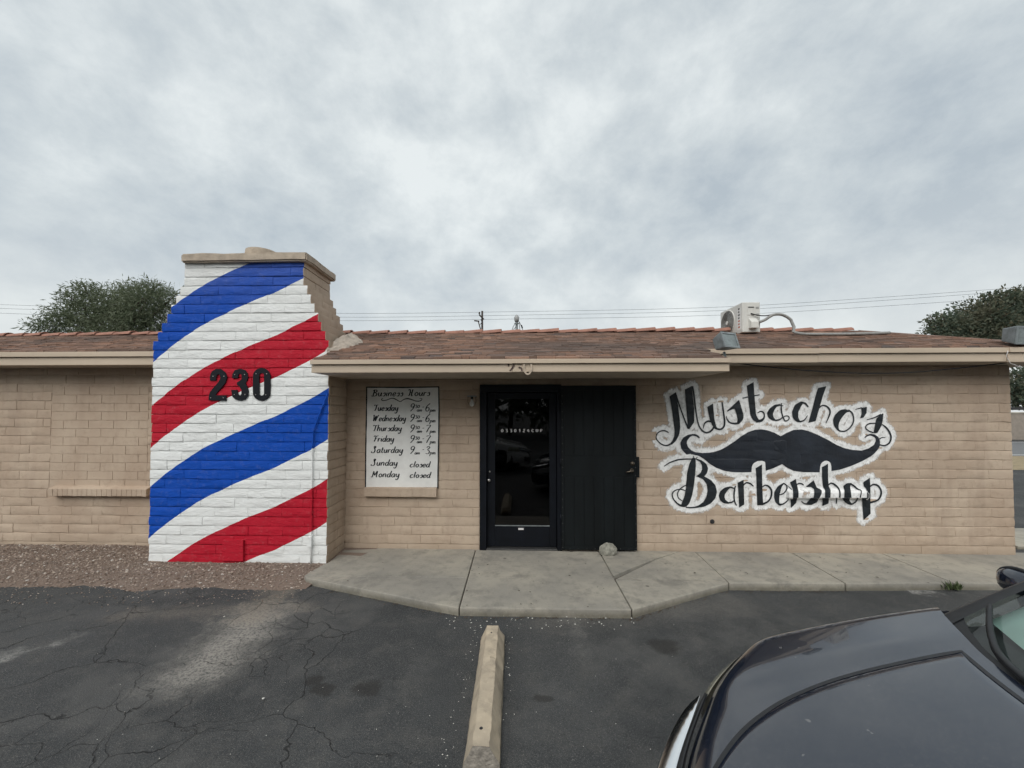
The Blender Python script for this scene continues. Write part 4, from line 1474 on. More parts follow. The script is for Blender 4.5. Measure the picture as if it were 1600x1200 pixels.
LET = {
 'M': [rib('A', [(310, 335, 395, 280), (335, 480, 420, 430), (362, 680, 447, 640), (378, 800, 455, 750), (372, 870, 440, 850), (348, 930, 395, 935), (322, 962, 340, 985)]),
       thin('A', [(335, 970, 22), (270, 995, 18), (200, 975, 17), (142, 920, 16), (130, 870, 16), (160, 820, 15), (220, 795, 15), (270, 805, 15), (298, 828, 10)]),
       thin('A', [(390, 295, 22), (430, 420, 18), (500, 620, 18), (562, 768, 24)]),
       rib('A', [(515, 245, 612, 195), (527, 380, 620, 340), (540, 560, 640, 500), (550, 700, 642, 680), (556, 770, 575, 775)]),
       thin('A', [(618, 200, 20), (635, 300, 22), (655, 470, 20), (680, 640, 18), (710, 740, 18), (755, 800, 20), (810, 822, 20), (870, 795, 24), (905, 740, 22), (890, 690, 22), (830, 668, 22), (780, 700, 18), (760, 768, 10)])],
 'u': [rib('A', [(815, 478, 893, 432), (830, 560, 900, 520), (850, 650, 912, 640), (880, 720, 935, 740), (920, 775, 960, 768)]),
       thin('A', [(930, 765, 24), (990, 778, 24), (1035, 745, 24), (1048, 680, 24), (1035, 560, 22), (1015, 415, 20)])],
 's': [rib('B', [(50, 530, 55, 541), (120, 468, 130, 505), (212, 380, 160, 505)]),
       rib('B', [(150, 485, 214, 385), (185, 600, 242, 480), (192, 650, 274, 585), (185, 690, 268, 645), (175, 710, 212, 708)]),
       thin('B', [(210, 695, 26), (150, 700, 24), (90, 685, 18), (55, 645, 14), (42, 600, 9)])],
 't': [rib('B', [(316, 195, 408, 145), (328, 300, 415, 270), (345, 450, 430, 450), (365, 590, 440, 580), (400, 655, 470, 640), (450, 684, 490, 655)]),
       thin('B', [(450, 670, 30), (510, 660, 34), (548, 620, 22), (545, 560, 18), (505, 535, 14), (460, 560, 9)]),
       thin('B', [(258, 362, 14), (330, 345, 16)]), thin('B', [(415, 326, 14), (488, 316, 14)])],
 'a': [rib('B', [(765, 438, 768, 460), (690, 448, 715, 475), (620, 500, 685, 525), (585, 560, 665, 570), (605, 620, 675, 615), (650, 655, 700, 648), (710, 667, 720, 650)]),
       thin('B', [(705, 658, 18), (760, 645, 18), (800, 612, 14)]), thin('B', [(740, 446, 16), (805, 465, 12)]),
       thin('B', [(782, 425, 10), (778, 480, 18), (785, 560, 18), (805, 620, 16), (830, 665, 16), (868, 655, 14), (885, 620, 14), (860, 597, 12), (820, 605, 12), (808, 630, 8)])],
 'c': [rib('B', [(1147, 475, 1132, 484), (1110, 420, 1095, 442), (1040, 403, 1070, 430), (960, 450, 1040, 475), (922, 540, 1005, 550), (930, 620, 1005, 620), (970, 670, 1025, 660), (1020, 685, 1040, 668)]),
       thin('B', [(1025, 676, 20), (1085, 655, 16), (1130, 595, 10)])],
 'h': [rib('C', [(155, 225, 268, 200), (120, 340, 225, 320), (80, 500, 175, 490), (25, 690, 125, 665)]),
       thin('C', [(172, 492, 14), (205, 462, 16), (250, 460, 18), (295, 490, 22), (318, 545, 22), (300, 610, 18), (262, 695, 9)])],
 'o': [rib('C', [(575, 530, 565, 548), (520, 505, 545, 545), (450, 520, 500, 590), (385, 580, 455, 650), (355, 650, 435, 700), (370, 730, 430, 750), (410, 785, 440, 785), (450, 810, 465, 795)]),
       thin('C', [(455, 803, 16), (520, 800, 16), (580, 760, 18), (625, 690, 18), (632, 620, 18), (610, 555, 18), (560, 518, 18)])],
 'apostrophe': [thin('C', [(655, 511, 8), (740, 488, 14)]), rib('C', [(735, 488, 812, 478), (740, 570, 805, 560), (720, 630, 765, 620)])],
 's2': [thin('C', [(810, 648, 8), (900, 625, 14), (1000, 580, 22)]),
        rib('C', [(1020, 565, 1034, 570), (935, 635, 1025, 640), (920, 720, 1010, 720), (900, 815, 985, 770), (912, 832, 950, 825)]),
        thin('C', [(930, 695, 14), (850, 700, 16), (805, 725, 16), (795, 760, 14), (830, 795, 14), (900, 824, 16)]),
        thin('C', [(1015, 712, 14), (1070, 755, 20), (1115, 820, 24), (1135, 890, 22), (1110, 960, 22), (1050, 995, 18), (985, 985, 14)]),
        thin('C', [(975, 908, 14), (1015, 888, 12), (1060, 888, 6)])],
 'B': [rib('D', [(530, 130, 572, 135), (490, 210, 577, 240), (460, 330, 568, 350), (450, 450, 555, 470), (440, 560, 540, 570), (425, 640, 522, 650), (395, 720, 490, 740), (380, 760, 445, 790)]),
       thin('D', [(430, 776, 34), (370, 768, 26), (315, 730, 18), (270, 670, 17), (262, 610, 17), (300, 568, 15), (370, 552, 13), (440, 572, 12)]),
       thin('D', [(488, 485, 7), (420, 510, 14), (362, 552, 14), (332, 610, 14), (345, 670, 14), (400, 712, 10)]),
       thin('D', [(150, 245, 10), (230, 195, 16), (330, 160, 18), (430, 148, 16), (540, 148, 14)]),
       thin('D', [(540, 105, 8), (562, 155, 14)]), thin('D', [(598, 118, 8), (560, 165, 12)]),
       rib('D', [(585, 142, 582, 158), (660, 165, 630, 182), (720, 215, 655, 225), (742, 275, 662, 280), (725, 340, 640, 335), (680, 386, 578, 380)]),
       rib('D', [(690, 380, 590, 383), (780, 430, 670, 415), (840, 500, 720, 480), (860, 585, 733, 575), (840, 670, 715, 660), (780, 740, 675, 725), (690, 785, 610, 770), (590, 802, 560, 785), (500, 808, 500, 790), (440, 800, 445, 788)])],
 'a2': [rib('D', [(1092, 535, 1080, 548), (1040, 512, 1040, 530), (960, 530, 1000, 570), (900, 580, 965, 620), (882, 640, 960, 650), (900, 700, 970, 690), (950, 740, 1000, 715), (1010, 745, 1015, 725)]),
        thin('D', [(1005, 735, 20), (1060, 725, 18), (1092, 700, 16)]),
        thin('D', [(1108, 505, 14), (1095, 560, 20), (1088, 640, 20), (1095, 710, 20), (1122, 772, 12)])],
 'r': [rib('E', [(22, 465, 103, 425), (30, 570, 105, 540), (38, 700, 110, 680), (42, 798, 112, 755)]), thin('E', [(100, 495, 18), (140, 465, 18), (190, 475, 20), (235, 512, 12)])],
 'b': [rib('E', [(262, 270, 348, 220), (272, 400, 350, 380), (278, 600, 355, 580), (285, 766, 365, 766)]), thin('E', [(350, 525, 12), (390, 498, 16), (440, 515, 22), (475, 570, 24), (470, 650, 24), (430, 715, 22), (355, 752, 26)])],
 'e': [rib('E', [(692, 500, 674, 507), (640, 463, 640, 480), (560, 510, 610, 525), (512, 590, 585, 620), (510, 670, 580, 680), (530, 730, 580, 740), (580, 771, 610, 748)]),
       thin('E', [(585, 762, 22), (640, 745, 18), (685, 710, 14), (705, 680, 9)]), thin('E', [(682, 498, 20), (680, 550, 18), (640, 605, 16), (585, 628, 12)])],
 'r2': [rib('E', [(722, 460, 802, 415), (740, 500, 812, 470), (758, 545, 830, 550), (765, 600, 840, 600), (765, 666, 836, 666)]), rib('E', [(727, 668, 820, 668), (735, 740, 806, 735), (735, 800, 745, 795)]),
        thin('E', [(795, 505, 14), (840, 475, 16), (880, 478, 18), (908, 498, 12)]), thin('E', [(700, 510, 8), (750, 560, 12)])],
 's3': [rib('E', [(940, 512, 945, 521), (1000, 465, 1000, 522), (1040, 430, 1085, 535)]), rib('E', [(1000, 518, 1085, 530), (1045, 550, 1150, 565), (1050, 610, 1147, 610), (1037, 667, 1120, 667)]),
        rib('E', [(1005, 668, 1115, 668), (945, 738, 1080, 730), (960, 762, 1010, 762)]), thin('E', [(875, 712, 8), (920, 745, 16), (980, 752, 20)])],
 'h2': [rib('F', [(207, 258, 290, 210), (210, 400, 290, 390), (222, 520, 300, 520), (250, 560, 325, 560), (250, 666, 322, 666)]), rib('F', [(215, 668, 302, 668), (215, 778, 297, 742)]),
        thin('F', [(290, 502, 12), (330, 470, 18), (380, 490, 22), (430, 540, 20), (450, 600, 20), (447, 666, 20)]), thin('F', [(405, 668, 22), (402, 745, 14)])],
 'o2': [rib('F', [(605, 468, 605, 492), (540, 470, 590, 500), (490, 510, 585, 530), (510, 560, 595, 570), (510, 620, 600, 620), (508, 666, 605, 666)]), rib('F', [(476, 668, 585, 668), (510, 720, 575, 700), (560, 755, 600, 738), (605, 763, 620, 745)]),
        thin('F', [(595, 478, 16), (640, 510, 24), (685, 548, 18), (735, 575, 14), (722, 666, 16)]), thin('F', [(690, 668, 20), (660, 720, 20), (605, 755, 20)])],
 'p': [rib('F', [(765, 455, 850, 400), (765, 510, 855, 490), (800, 540, 858, 545), (815, 600, 858, 600), (815, 666, 858, 666)]), rib('F', [(745, 668, 858, 668), (752, 780, 858, 780), (765, 965, 860, 880)]),
       thin('F', [(850, 517, 16), (900, 488, 20), (960, 505, 22), (1000, 570, 24), (995, 640, 24), (950, 700, 22), (852, 732, 24)])],
}
ST_TOP = [(1079, 703.5), (1087, 706.6), (1097.5, 707.8), (1106.8, 707.5), (1116.2, 706), (1126.7, 702.5), (1136, 697.3), (1148.8, 688.8), (1158, 681.8), (1168.5, 675.3), (1180.2, 671.3), (1189.5, 670.8), (1198.8, 672.2), (1210.5, 676.3), (1219.8, 681.5), (1229.2, 676.3), (1239.7, 671.8), (1252.5, 670.9), (1262, 673), (1277.5, 679.2), (1293.8, 687.3), (1306.7, 694.9), (1319.5, 700.2), (1332.3, 703), (1346.3, 704.0), (1356.8, 700.8), (1364, 696)]
ST_BOT = [(1073, 710.4), (1081.8, 709.9), (1092.3, 712.3), (1100.5, 717.5), (1108.7, 724.5), (1119.2, 730.9), (1132, 735.6), (1144.8, 737.6), (1158.8, 738), (1172.2, 737.6), (1196, 735.6), (1208.3, 731.5), (1222.3, 725.1), (1229.3, 730.3), (1239.8, 735.6), (1255, 737.6), (1279.5, 737.9), (1299.7, 735.9), (1312.5, 733.8), (1330, 728), (1348.7, 719.8), (1362.7, 711.7), (1366, 708.5)]
MOU = [rib('A', [(718, 890, 702, 898), (690, 855, 668, 872), (640, 838, 620, 862), (560, 850, 585, 880), (490, 890, 548, 925), (452, 960, 540, 965), (465, 1035, 560, 1020), (500, 1080, 605, 1062), (540, 1117, 665, 1090)]),
       rib('C', [(850, 1150, 815, 1060), (905, 1108, 835, 1040), (962, 1045, 870, 1015), (987, 990, 905, 985), (985, 930, 930, 935), (965, 880, 925, 890), (920, 848, 885, 868), (860, 836, 850, 858), (800, 856, 815, 872), (775, 888, 790, 893)])]


def resample(pairs):
    if pairs[0] == 'raw': return pairs[1]
    P = [np.array(p, float) for p in pairs]
    out = []
    for a, b in zip(P, P[1:]):
        n = max(1, int(max(np.linalg.norm((b - a)[:2]), np.linalg.norm((b - a)[2:])) / 1.3))
        out += [a + (b - a) * i / n for i in range(n)]
    out.append(P[-1])
    # ease the corners of the traced edges
    out = np.array(out)
    if len(P) > 3:
        for _ in range(2):
            out[1:-1] = out[1:-1] * 0.5 + (out[:-2] + out[2:]) * 0.25
    return [tuple(p) for p in out]


# surface of the wall under the sign
tv, tf = [], []
for o in wall.children:
    if o.name.startswith('brick') and o.data.name.startswith('brick') and o.name != 'brickwork':
        if W(1005, 700, YW).x < o.location.x < W(1420, 700, YW).x:
            b = len(tv)
            tv += [(v.co.x * o.scale.x + o.location.x, v.co.y + o.location.y, v.co.z * o.scale.z + o.location.z) for v in o.data.vertices]
            tf += [tuple(b + i for i in p.vertices) for p in o.data.polygons]
b = len(tv)
xa, xb = W(1005, 700, YW).x, W(1420, 700, YW).x
tv += [(xa, YW + 0.0060, 0.1), (xb, YW + 0.0060, 0.1), (xb, YW + 0.0060, 2.5), (xa, YW + 0.0060, 2.5)]
tf.append((b, b + 1, b + 2, b + 3))
b = len(tv)
tv += [tuple(v.co) for v in sill_r.data.vertices]
tf += [tuple(b + i for i in p.vertices) for p in sill_r.data.polygons]
for o in wall.children:
    if o.name.startswith('brickwork'):
        b = len(tv)
        tv += [tuple(v.co) for v in o.data.vertices]
        tf += [tuple(b + i for i in p.vertices) for p in o.data.polygons]
bvh = BVHTree.FromPolygons(tv, tf)
EYEV = Vector((0, 0, EYE))


def on_wall(px, py, off):
    best = None
    for dx, dy in ((0, 0), (0.8, 0), (-0.8, 0), (0, 0.8), (0, -0.8)):
        hit = bvh.ray_cast(EYEV, ray(px + dx, py + dy).normalized())[0]
        y = hit.y if hit is not None else YW
        best = y if best is None else min(best, y)
    return W(px, py, best - off)


def paint_mesh(strokes, off):
    mb = MB()
    for st in strokes:
        rows = []
        for (xl, yl, xr, yr) in resample(st):
            n = max(1, int(math.hypot(xr - xl, yr - yl) / 1.6))
            rows.append((n, xl, yl, xr, yr))
        n = max(r_[0] for r_ in rows)
        mb.grid([[on_wall(xl + (xr - xl) * i / n, yl + (yr - yl) * i / n, off) for i in range(n + 1)] for _, xl, yl, xr, yr in rows])
    return mb


def column_strokes(x0, x1, step):
    cols = []
    for x in np.arange(x0, x1 + 1e-6, step):
        cols.append((x, lerp_table(ST_TOP, x), x, lerp_table(ST_BOT, x)))
    return ('raw', cols)


sign = empty('painted_wall_sign', (W(1210, 710, YW).x, YW, W(1210, 710, YW).z))
tag(sign, "hand painted black Mustacho's Barbershop lettering with big moustache on tan wall", 'painted sign')
body_stroke = column_strokes(1079.5, 1363, 1.3)
mou_strokes = MOU + [body_stroke]

# white halo: cells of the wall within a brush width of the strokes
X0, X1, Y0, Y1 = 1012, 1404, 588, 832
SSC = 2
mask = np.zeros(((Y1 - Y0) * SSC, (X1 - X0) * SSC), bool)
def stamp(strokes, mk):
    for st in strokes:
        for (xl, yl, xr, yr) in resample(st):
            n = max(2, int(math.hypot(xr - xl, yr - yl) * SSC * 1.3))
            for i in range(n + 1):
                a = int((xl + (xr - xl) * i / n - X0) * SSC)
                b_ = int((yl + (yr - yl) * i / n - Y0) * SSC)
                if 0 <= b_ < mk.shape[0] and 0 <= a < mk.shape[1]: mk[b_, a] = True
for st in LET.values(): stamp(st, mask)
stamp(mou_strokes, mask)
DM = 28
dist = np.full(mask.shape, 99.0)
for dy in range(-DM, DM + 1):
    for dx in range(-DM, DM + 1):
        r_ = math.hypot(dx, dy)
        if r_ > DM: continue
        sl = np.zeros_like(mask)
        ys, yd = (slice(max(0, dy), mask.shape[0] + min(0, dy)), slice(max(0, -dy), mask.shape[0] + min(0, -dy)))
        xs_, xd = (slice(max(0, dx), mask.shape[1] + min(0, dx)), slice(max(0, -dx), mask.shape[1] + min(0, -dx)))
        sl[yd, xd] = mask[ys, xs_]
        dist[sl] = np.minimum(dist[sl], r_ / SSC)
mb = MB()
vid, cover = {}, []
step = 1.5
nxh, nyh = int((X1 - X0) / step), int((Y1 - Y0) / step)
def dist_at(px, py):
    a, b_ = int((px - X0) * SSC), int((py - Y0) * SSC)
    if 0 <= b_ < mask.shape[0] and 0 <= a < mask.shape[1]: return dist[b_, a]
    return 99
def halo_cov(px, py):
    d_ = dist_at(px, py)
    w = 6.4 + 3.0 * noise.noise(Vector((px * 0.045, py * 0.06, 2))) + 1.6 * noise.noise(Vector((px * 0.2, py * 0.2, 7)))
    return max(0.0, min(1.0, (w + 4.2 - d_) / 7.5))
cells = []
for j in range(nyh):
    for i in range(nxh):
        px, py = X0 + (i + 0.5) * step, Y0 + (j + 0.5) * step
        if dist_at(px, py) < 13.5: cells.append((i, j))
def hv(i, j):
    if (i, j) not in vid:
        px, py = X0 + i * step, Y0 + j * step
        vid[(i, j)] = len(mb.v)
        mb.v.append(tuple(on_wall(px, py, 0.0016)))
        cover.append(halo_cov(px, py))
    return vid[(i, j)]
for i, j in cells:
    mb.f.append((hv(i, j + 1), hv(i + 1, j + 1), hv(i + 1, j), hv(i, j)))
    mb.mi.append(0)
m = Mat('brushed_white_halo')
at = m.n.new('ShaderNodeAttribute')
at.attribute_name = 'cover'
cv = at.outputs['Fac']
br = m.noise(46, 3, 0.75, stretch=(1, 1, 0.45))
thin_ = m.noise(16, 4, 0.7)
al = m.math('MULTIPLY', m.sstep(m.math('ADD', cv, m.math('MULTIPLY', m.math('SUBTRACT', br, 0.5), 1.25)), 0.08, 0.72), m.sstep(thin_, 0.28, 0.55, 0.72, 1.0))
m.set(color=m.mix(m.sstep(thin_, 0.3, 0.7), (0.76, 0.765, 0.755), (0.84, 0.845, 0.84)), rough=0.7, spec=0.3, alpha=al)
m.bump(br, 0.3, 0.002)
M['halo'] = m.m
ho = mb.build('white_halo', M['halo'], sign, smooth=True, recalc=False)
ca = ho.data.attributes.new('cover', 'FLOAT', 'POINT')
ca.data.foreach_set('value', cover)

paint_mesh(mou_strokes, 0.0058).build('moustache', M['paint_blueblack'], sign, recalc=False)
M['halo2'] = simple('white_brush_edge', (0.72, 0.725, 0.715), 0.7, 0.08, 12, 0.2, 40)
asc = [[rib('E', [(290, 176, 350, 172), (235, 205, 388, 184), (213, 245, 393, 215), (207, 330, 398, 312), (207, 345, 398, 345)])],
       [rib('F', [(245, 172, 275, 170), (200, 200, 318, 190), (185, 245, 332, 230), (178, 330, 336, 312), (178, 345, 336, 345)])]]
for a in asc: paint_mesh(a, 0.0070).build('white_edge', M['halo2'], sign, recalc=False)
for nm, st in LET.items():
    paint_mesh(st, 0.0080).build('letter', M['paint_black'], sign, recalc=False)

# ------------------------------------------------------------------ business hours board
GL = {
 'a': (0.95, [[(.72, .92), (.45, 1), (.15, .75), (.08, .3), (.28, 0), (.55, .15), (.72, .9)], [(.75, 1), (.68, .4), (.74, .05), (.9, .08)]]),
 'c': (0.85, [[(.72, .85), (.5, 1), (.2, .8), (.08, .35), (.3, 0), (.7, .2)]]),
 'd': (0.98, [[(.68, .9), (.45, 1), (.15, .75), (.08, .3), (.28, 0), (.55, .15), (.7, .8)], [(.85, 1.85), (.76, 1), (.68, .3), (.74, .02), (.9, .08)]]),
 'e': (0.85, [[(.12, .45), (.55, .55), (.68, .8), (.5, 1), (.2, .8), (.08, .35), (.3, 0), (.7, .2)]]),
 'h': (0.95, [[(.2, 1.85), (.12, .8), (.08, 0)], [(.12, .6), (.4, 1), (.65, .85), (.62, .3), (.68, 0)]]),
 'i': (0.45, [[(.2, 1), (.14, .3), (.25, 0)], [(.24, 1.4), (.25, 1.5)]]),
 'l': (0.5, [[(.3, 1.85), (.2, 1), (.14, .2), (.25, 0)]]),
 'm': (1.35, [[(.1, 1), (.1, 0)], [(.1, .6), (.35, 1), (.52, .8), (.5, 0)], [(.5, .6), (.8, 1), (.98, .8), (.98, .15), (1.1, 0)]]),
 'n': (0.95, [[(.12, 1), (.08, 0)], [(.1, .6), (.4, 1), (.65, .85), (.62, .2), (.75, 0)]]),
 'o': (0.9, [[(.4, 1), (.12, .7), (.1, .3), (.35, 0), (.65, .3), (.68, .7), (.4, 1)]]),
 'p': (0.95, [[(.14, 1), (.06, -.8)], [(.1, .6), (.4, 1), (.7, .75), (.62, .2), (.35, 0), (.12, .25)]]),
 'r': (0.7, [[(.14, 1), (.1, 0)], [(.1, .6), (.35, .95), (.62, .9)]]),
 's': (0.75, [[(.1, .72), (.35, .85), (.5, 1), (.58, .4), (.4, 0), (.08, .12)]]),
 't': (0.65, [[(.32, 1.6), (.24, .8), (.22, .15), (.42, 0), (.55, .12)], [(.04, 1.05), (.6, 1.1)]]),
 'u': (0.95, [[(.14, 1), (.1, .35), (.3, 0), (.55, .2), (.7, 1)], [(.72, 1), (.68, .2), (.82, 0)]]),
 'y': (0.9, [[(.14, 1), (.12, .4), (.32, .1), (.6, .35), (.72, 1)], [(.75, 1), (.66, -.2), (.45, -.75), (.2, -.7), (.16, -.45)]]),
 'B': (1.25, [[(.4, 1.75), (.3, .8), (.2, 0), (-.15, .1)], [(.1, 1.5), (.4, 1.75), (.85, 1.65), (.85, 1.2), (.35, .95), (.9, .8), (.95, .3), (.6, 0), (.2, .02)]]),
 'H': (1.45, [[(.05, 1.5), (.2, 1.8), (.4, 1.6), (.45, .9), (.35, .1), (.1, .1)], [(.95, 1.8), (.85, .9), (.85, 0), (1.1, .1)], [(.42, .9), (.85, .95)]]),
 'T': (1.1, [[(.0, 1.45), (.15, 1.7), (.55, 1.6), (1.0, 1.75)], [(.6, 1.62), (.55, .7), (.4, .05), (.15, .1)]]),
 'W': (1.65, [[(.05, 1.5), (.2, 1.75), (.25, 0)], [(.25, 0), (.75, 1.55)], [(.78, 1.6), (.72, 0)], [(.72, 0), (1.15, 1.3), (1.4, 1.8)]]),
 'F': (1.05, [[(.0, 1.45), (.2, 1.7), (.6, 1.6), (1.05, 1.75)], [(.5, 1.62), (.42, .8), (.25, 0)], [(.3, .85), (.75, .92)]]),
 'S': (1.15, [[(.5, 2.0), (.42, 1.6), (.6, 1.15), (.7, .5), (.45, 0), (-.05, .1), (.05, .35)], [(.6, 2.0), (.75, 1.7), (.45, 1.1)]]),
 'M': (1.6, [[(-.1, .15), (.2, .1), (.35, 1.75)], [(.35, 1.75), (.65, .5)], [(.65, .5), (1.15, 1.8)], [(1.15, 1.8), (1.12, 0), (1.3, .1)]]),
 '9': (1.05, [[(.85, 1.5), (.55, 1.85), (.2, 1.6), (.15, 1.15), (.45, .9), (.8, 1.2)], [(.88, 1.6), (.75, .8), (.2, -.1)]]),
 '3': (0.95, [[(.12, 1.5), (.45, 1.8), (.75, 1.5), (.4, 1.0), (.8, .6), (.6, 0), (.1, .1)]]),
 '0': (0.95, [[(.45, 1.7), (.12, 1.2), (.12, .5), (.4, 0), (.72, .5), (.72, 1.2), (.45, 1.7)]]),
 '1': (0.7, [[(.1, 1.3), (.4, 1.7), (.38, 0)]]),
 '2': (0.95, [[(.1, 1.3), (.4, 1.7), (.75, 1.3), (.1, 0), (.8, 0)]]),
 '4': (0.95, [[(.55, 1.7), (.05, .6), (.85, .6)], [(.6, 1.1), (.6, 0)]]),
 '6': (1.0, [[(.8, 1.9), (.3, 1.3), (.1, .5), (.35, 0), (.75, .25), (.7, .8), (.35, .9), (.12, .5)]]),
 '7': (0.95, [[(.1, 1.55), (.2, 1.7), (.85, 1.7), (.55, .9), (.3, 0)]]),
 'C': (0.95, [[(.8, 1.4), (.5, 1.7), (.12, 1.2), (.12, .5), (.45, 0), (.8, .3)]]),
 'U': (0.95, [[(.1, 1.7), (.12, .4), (.42, 0), (.72, .4), (.75, 1.7)]]),
 'P': (0.95, [[(.1, 1.7), (.1, 0)], [(.1, 1.65), (.6, 1.6), (.7, 1.2), (.5, .85), (.1, .8)]]),
 '-': (0.8, [[(.1, .95), (.6, 1.0)]]),
}


def write(text, x, y, xh, width, pen, Y, slant=0.18, rise=0.0, mb=None, steps=0.8):
    """calligraphic strokes: text starting at photo pixel x, baseline y, on the plane Y"""
    adv = sum(GL[c][0] for c in text)
    sx = width / adv
    mb = mb or MB()
    cx_ = x
    for c in text:
        for st in GL[c][1]:
            P = [(cx_ + p[0] * sx + p[1] * xh * slant, y - p[1] * xh - rise * (cx_ - x)) for p in st]
            sp = smooth_path(P, steps)
            rows = []
            for i, p in enumerate(sp):
                a, b_ = sp[max(0, i - 1)], sp[min(len(sp) - 1, i + 1)]
                d_ = b_ - a
                n_ = np.linalg.norm(d_) or 1
                w = pen * (0.42 + 0.58 * abs(d_[1]) / n_) * (0.75 if i in (0, len(sp) - 1) else 1) / 2
                nx, ny = -d_[1] / n_, d_[0] / n_
                rows.append([W(p[0] + nx * w, p[1] + ny * w, Y), W(p[0] - nx * w, p[1] - ny * w, Y)])
            if len(rows) > 1: mb.grid(rows)
        cx_ += GL[c][0] * sx
    return mb


YB_ = YW - 0.012
bd = empty('business_hours_sign', (W(628, 762, YB_).x, YB_, W(628, 762, YB_).z))
tag(bd, 'white Business Hours board with black script lettering beside the door', 'sign')
wx = [(573.5, 605.5), (685, 605), (685.5, 660), (684.5, 720), (683.5, 761.5), (571.5, 761.5), (572, 700), (573, 650)]
MB().prism([W(x, y, YB_) for x, y in wx], (0, 0.02, 0)).build('board', M['sign_white'], bd)
bp = [(573, 605), (630, 605.5), (685.5, 604.5), (686, 640), (685, 700), (684, 762), (630, 762.5), (571, 762), (571.5, 700), (572.5, 650), (573, 605)]
bs = [np.array(p_, float) + (np.array(q_, float) - np.array(p_, float)) * k_ / 12 for p_, q_ in zip(bp, bp[1:]) for k_ in range(12)] + [np.array(bp[-1], float)]
rows = []
for i, p in enumerate(bs):
    w = 0.95 + 0.4 * noise.noise(Vector((i * 0.3, 0, 0)))
    c_ = np.array((628.5, 683.5))
    d_ = (p - c_)
    d_ = np.array((np.sign(d_[0]) * (abs(d_[0]) > 50), np.sign(d_[1]) * (abs(d_[1]) > 74)))
    rows.append([W(*(p + d_ * w), YB_ - 0.002), W(*(p - d_ * w), YB_ - 0.002)])
MB().grid(rows).build('border_line', M['paint_black'], bd, recalc=False)
YT = YB_ - 0.0015
fl_ = [(440, 310, 10), (412, 330, 14), (430, 352, 16), (500, 345, 14), (590, 312, 14), (650, 322, 18), (700, 350, 16), (750, 372, 14), (800, 340, 14), (870, 318, 22), (950, 335, 18), (1020, 360, 16), (1090, 362, 16), (1130, 340, 14), (1130, 315, 10), (1090, 318, 8)]
sp = smooth_path([(560 + x * .0875, 595 + y * .0875, w * .0875) for x, y, w in fl_], 0.7)
rows = []
for i, p in enumerate(sp):
    a, b = sp[max(0, i - 1)], sp[min(len(sp) - 1, i + 1)]
    d_ = (b - a)[:2]; n_ = np.linalg.norm(d_) or 1
    nx, ny = -d_[1] / n_ * p[2] / 2, d_[0] / n_ * p[2] / 2
    rows.append([W(p[0] + nx, p[1] + ny, YT), W(p[0] - nx, p[1] - ny, YT)])
MB().grid(rows).build('flourish', M['paint_black'], bd, recalc=False)
PEN = 1.9
def line(words):
    for (t_, x, y, xh, w, pen) in words: write(t_, x, y, xh, w, pen, YT).build('word', M['paint_black'], bd, recalc=False)
line([('Business', 581, 619, 5.6, 49, PEN), ('Hours', 636.5, 618.5, 5.6, 35.5, PEN)])
def hours(y, a): return [('9', 640, y, 6.2, 7.5, 1.7)] + ([('30', 648, y - 4.6, 2.7, 8, 1.3)] if a != '3' else []) + [('am', 651 if a != '3' else 647.5, y + (1.0 if a != '3' else 1.5), 3.0, 9, 1.3), ('-', 658.5, y - 0.5, 5.6, 4.5, 1.8), (a, 664, y + 0.5, 6.4, 7.5, 1.7), ('pm', 671.5, y + 1.5, 3.4, 9.5, 1.4)]
line([('Tuesday', 583.5, 641.8, 5.3, 38.5, PEN)] + hours(642, '6'))
line([('Wednesday', 582, 658, 5.3, 52, PEN)] + hours(658.5, '6'))
line([('Thursday', 582, 673.5, 5.3, 45.5, PEN)] + hours(675, '7'))
line([('Friday', 583, 690, 5.3, 32.5, PEN)] + hours(691.5, '7'))
line([('Saturday', 580.5, 707.5, 5.3, 49, PEN)] + hours(708.5, '3'))
line([('Sunday', 580, 727.5, 5.3, 41, PEN), ('closed', 640, 730, 5.0, 32, PEN)])
line([('Monday', 580, 745.5, 5.3, 44, PEN), ('closed', 640, 746.5, 5.0, 33, PEN)])

# small white stick-on characters on the door glass
for i, ch_ in enumerate('0330124CUP'):
    write(ch_, 783 + i * 6.8, 675.0, 2.6, 3.8, 1.15, ly0 + 0.018, slant=0).build('glass_letter', M['white_text'], dr, recalc=False)

# ------------------------------------------------------------------ house number on the chimney
hn = empty('house_number', (W(375, 626, YC).x, YC, W(375, 626, YC).z))
tag(hn, 'large black metal numerals 230 screwed to the striped chimney', 'house number')
KN = 120 / 1600
def NP(x, y, Y): return W(315 + x * KN, 560 + y * KN, Y)
Yn0, Yn1 = YC - 0.0145, YC - 0.010
def plate(ribs, screws):
    mb = MB()
    for pairs in ribs:
        f, bk = [], []
        for a, b, c, d_ in pairs:
            f.append([NP(a, b, Yn0), NP(c, d_, Yn0)])
            bk.append([p + Vector((0, 0.010, 0)) for p in (NP(a, b, Yn0), NP(c, d_, Yn0))])
        mb.grid(f)
        mb.grid(bk)
        n = len(f)
        for s_ in (0, 1):
            mb.grid([[f[i][s_], bk[i][s_]] for i in range(n)])
        mb.grid([[f[0][0], bk[0][0]], [f[0][1], bk[0][1]]])
        mb.grid([[f[-1][0], bk[-1][0]], [f[-1][1], bk[-1][1]]])
    o = mb.build('numeral', M['number_black'], hn, weld=0.0004)
    for (x, y) in screws:
        p = NP(x, y, Yn0)
        MB().lathe(p, (0, -1, 0), [(0.0065, 0), (0.005, 0.003)], 8).build('screw', M['steel'], o, smooth=True)
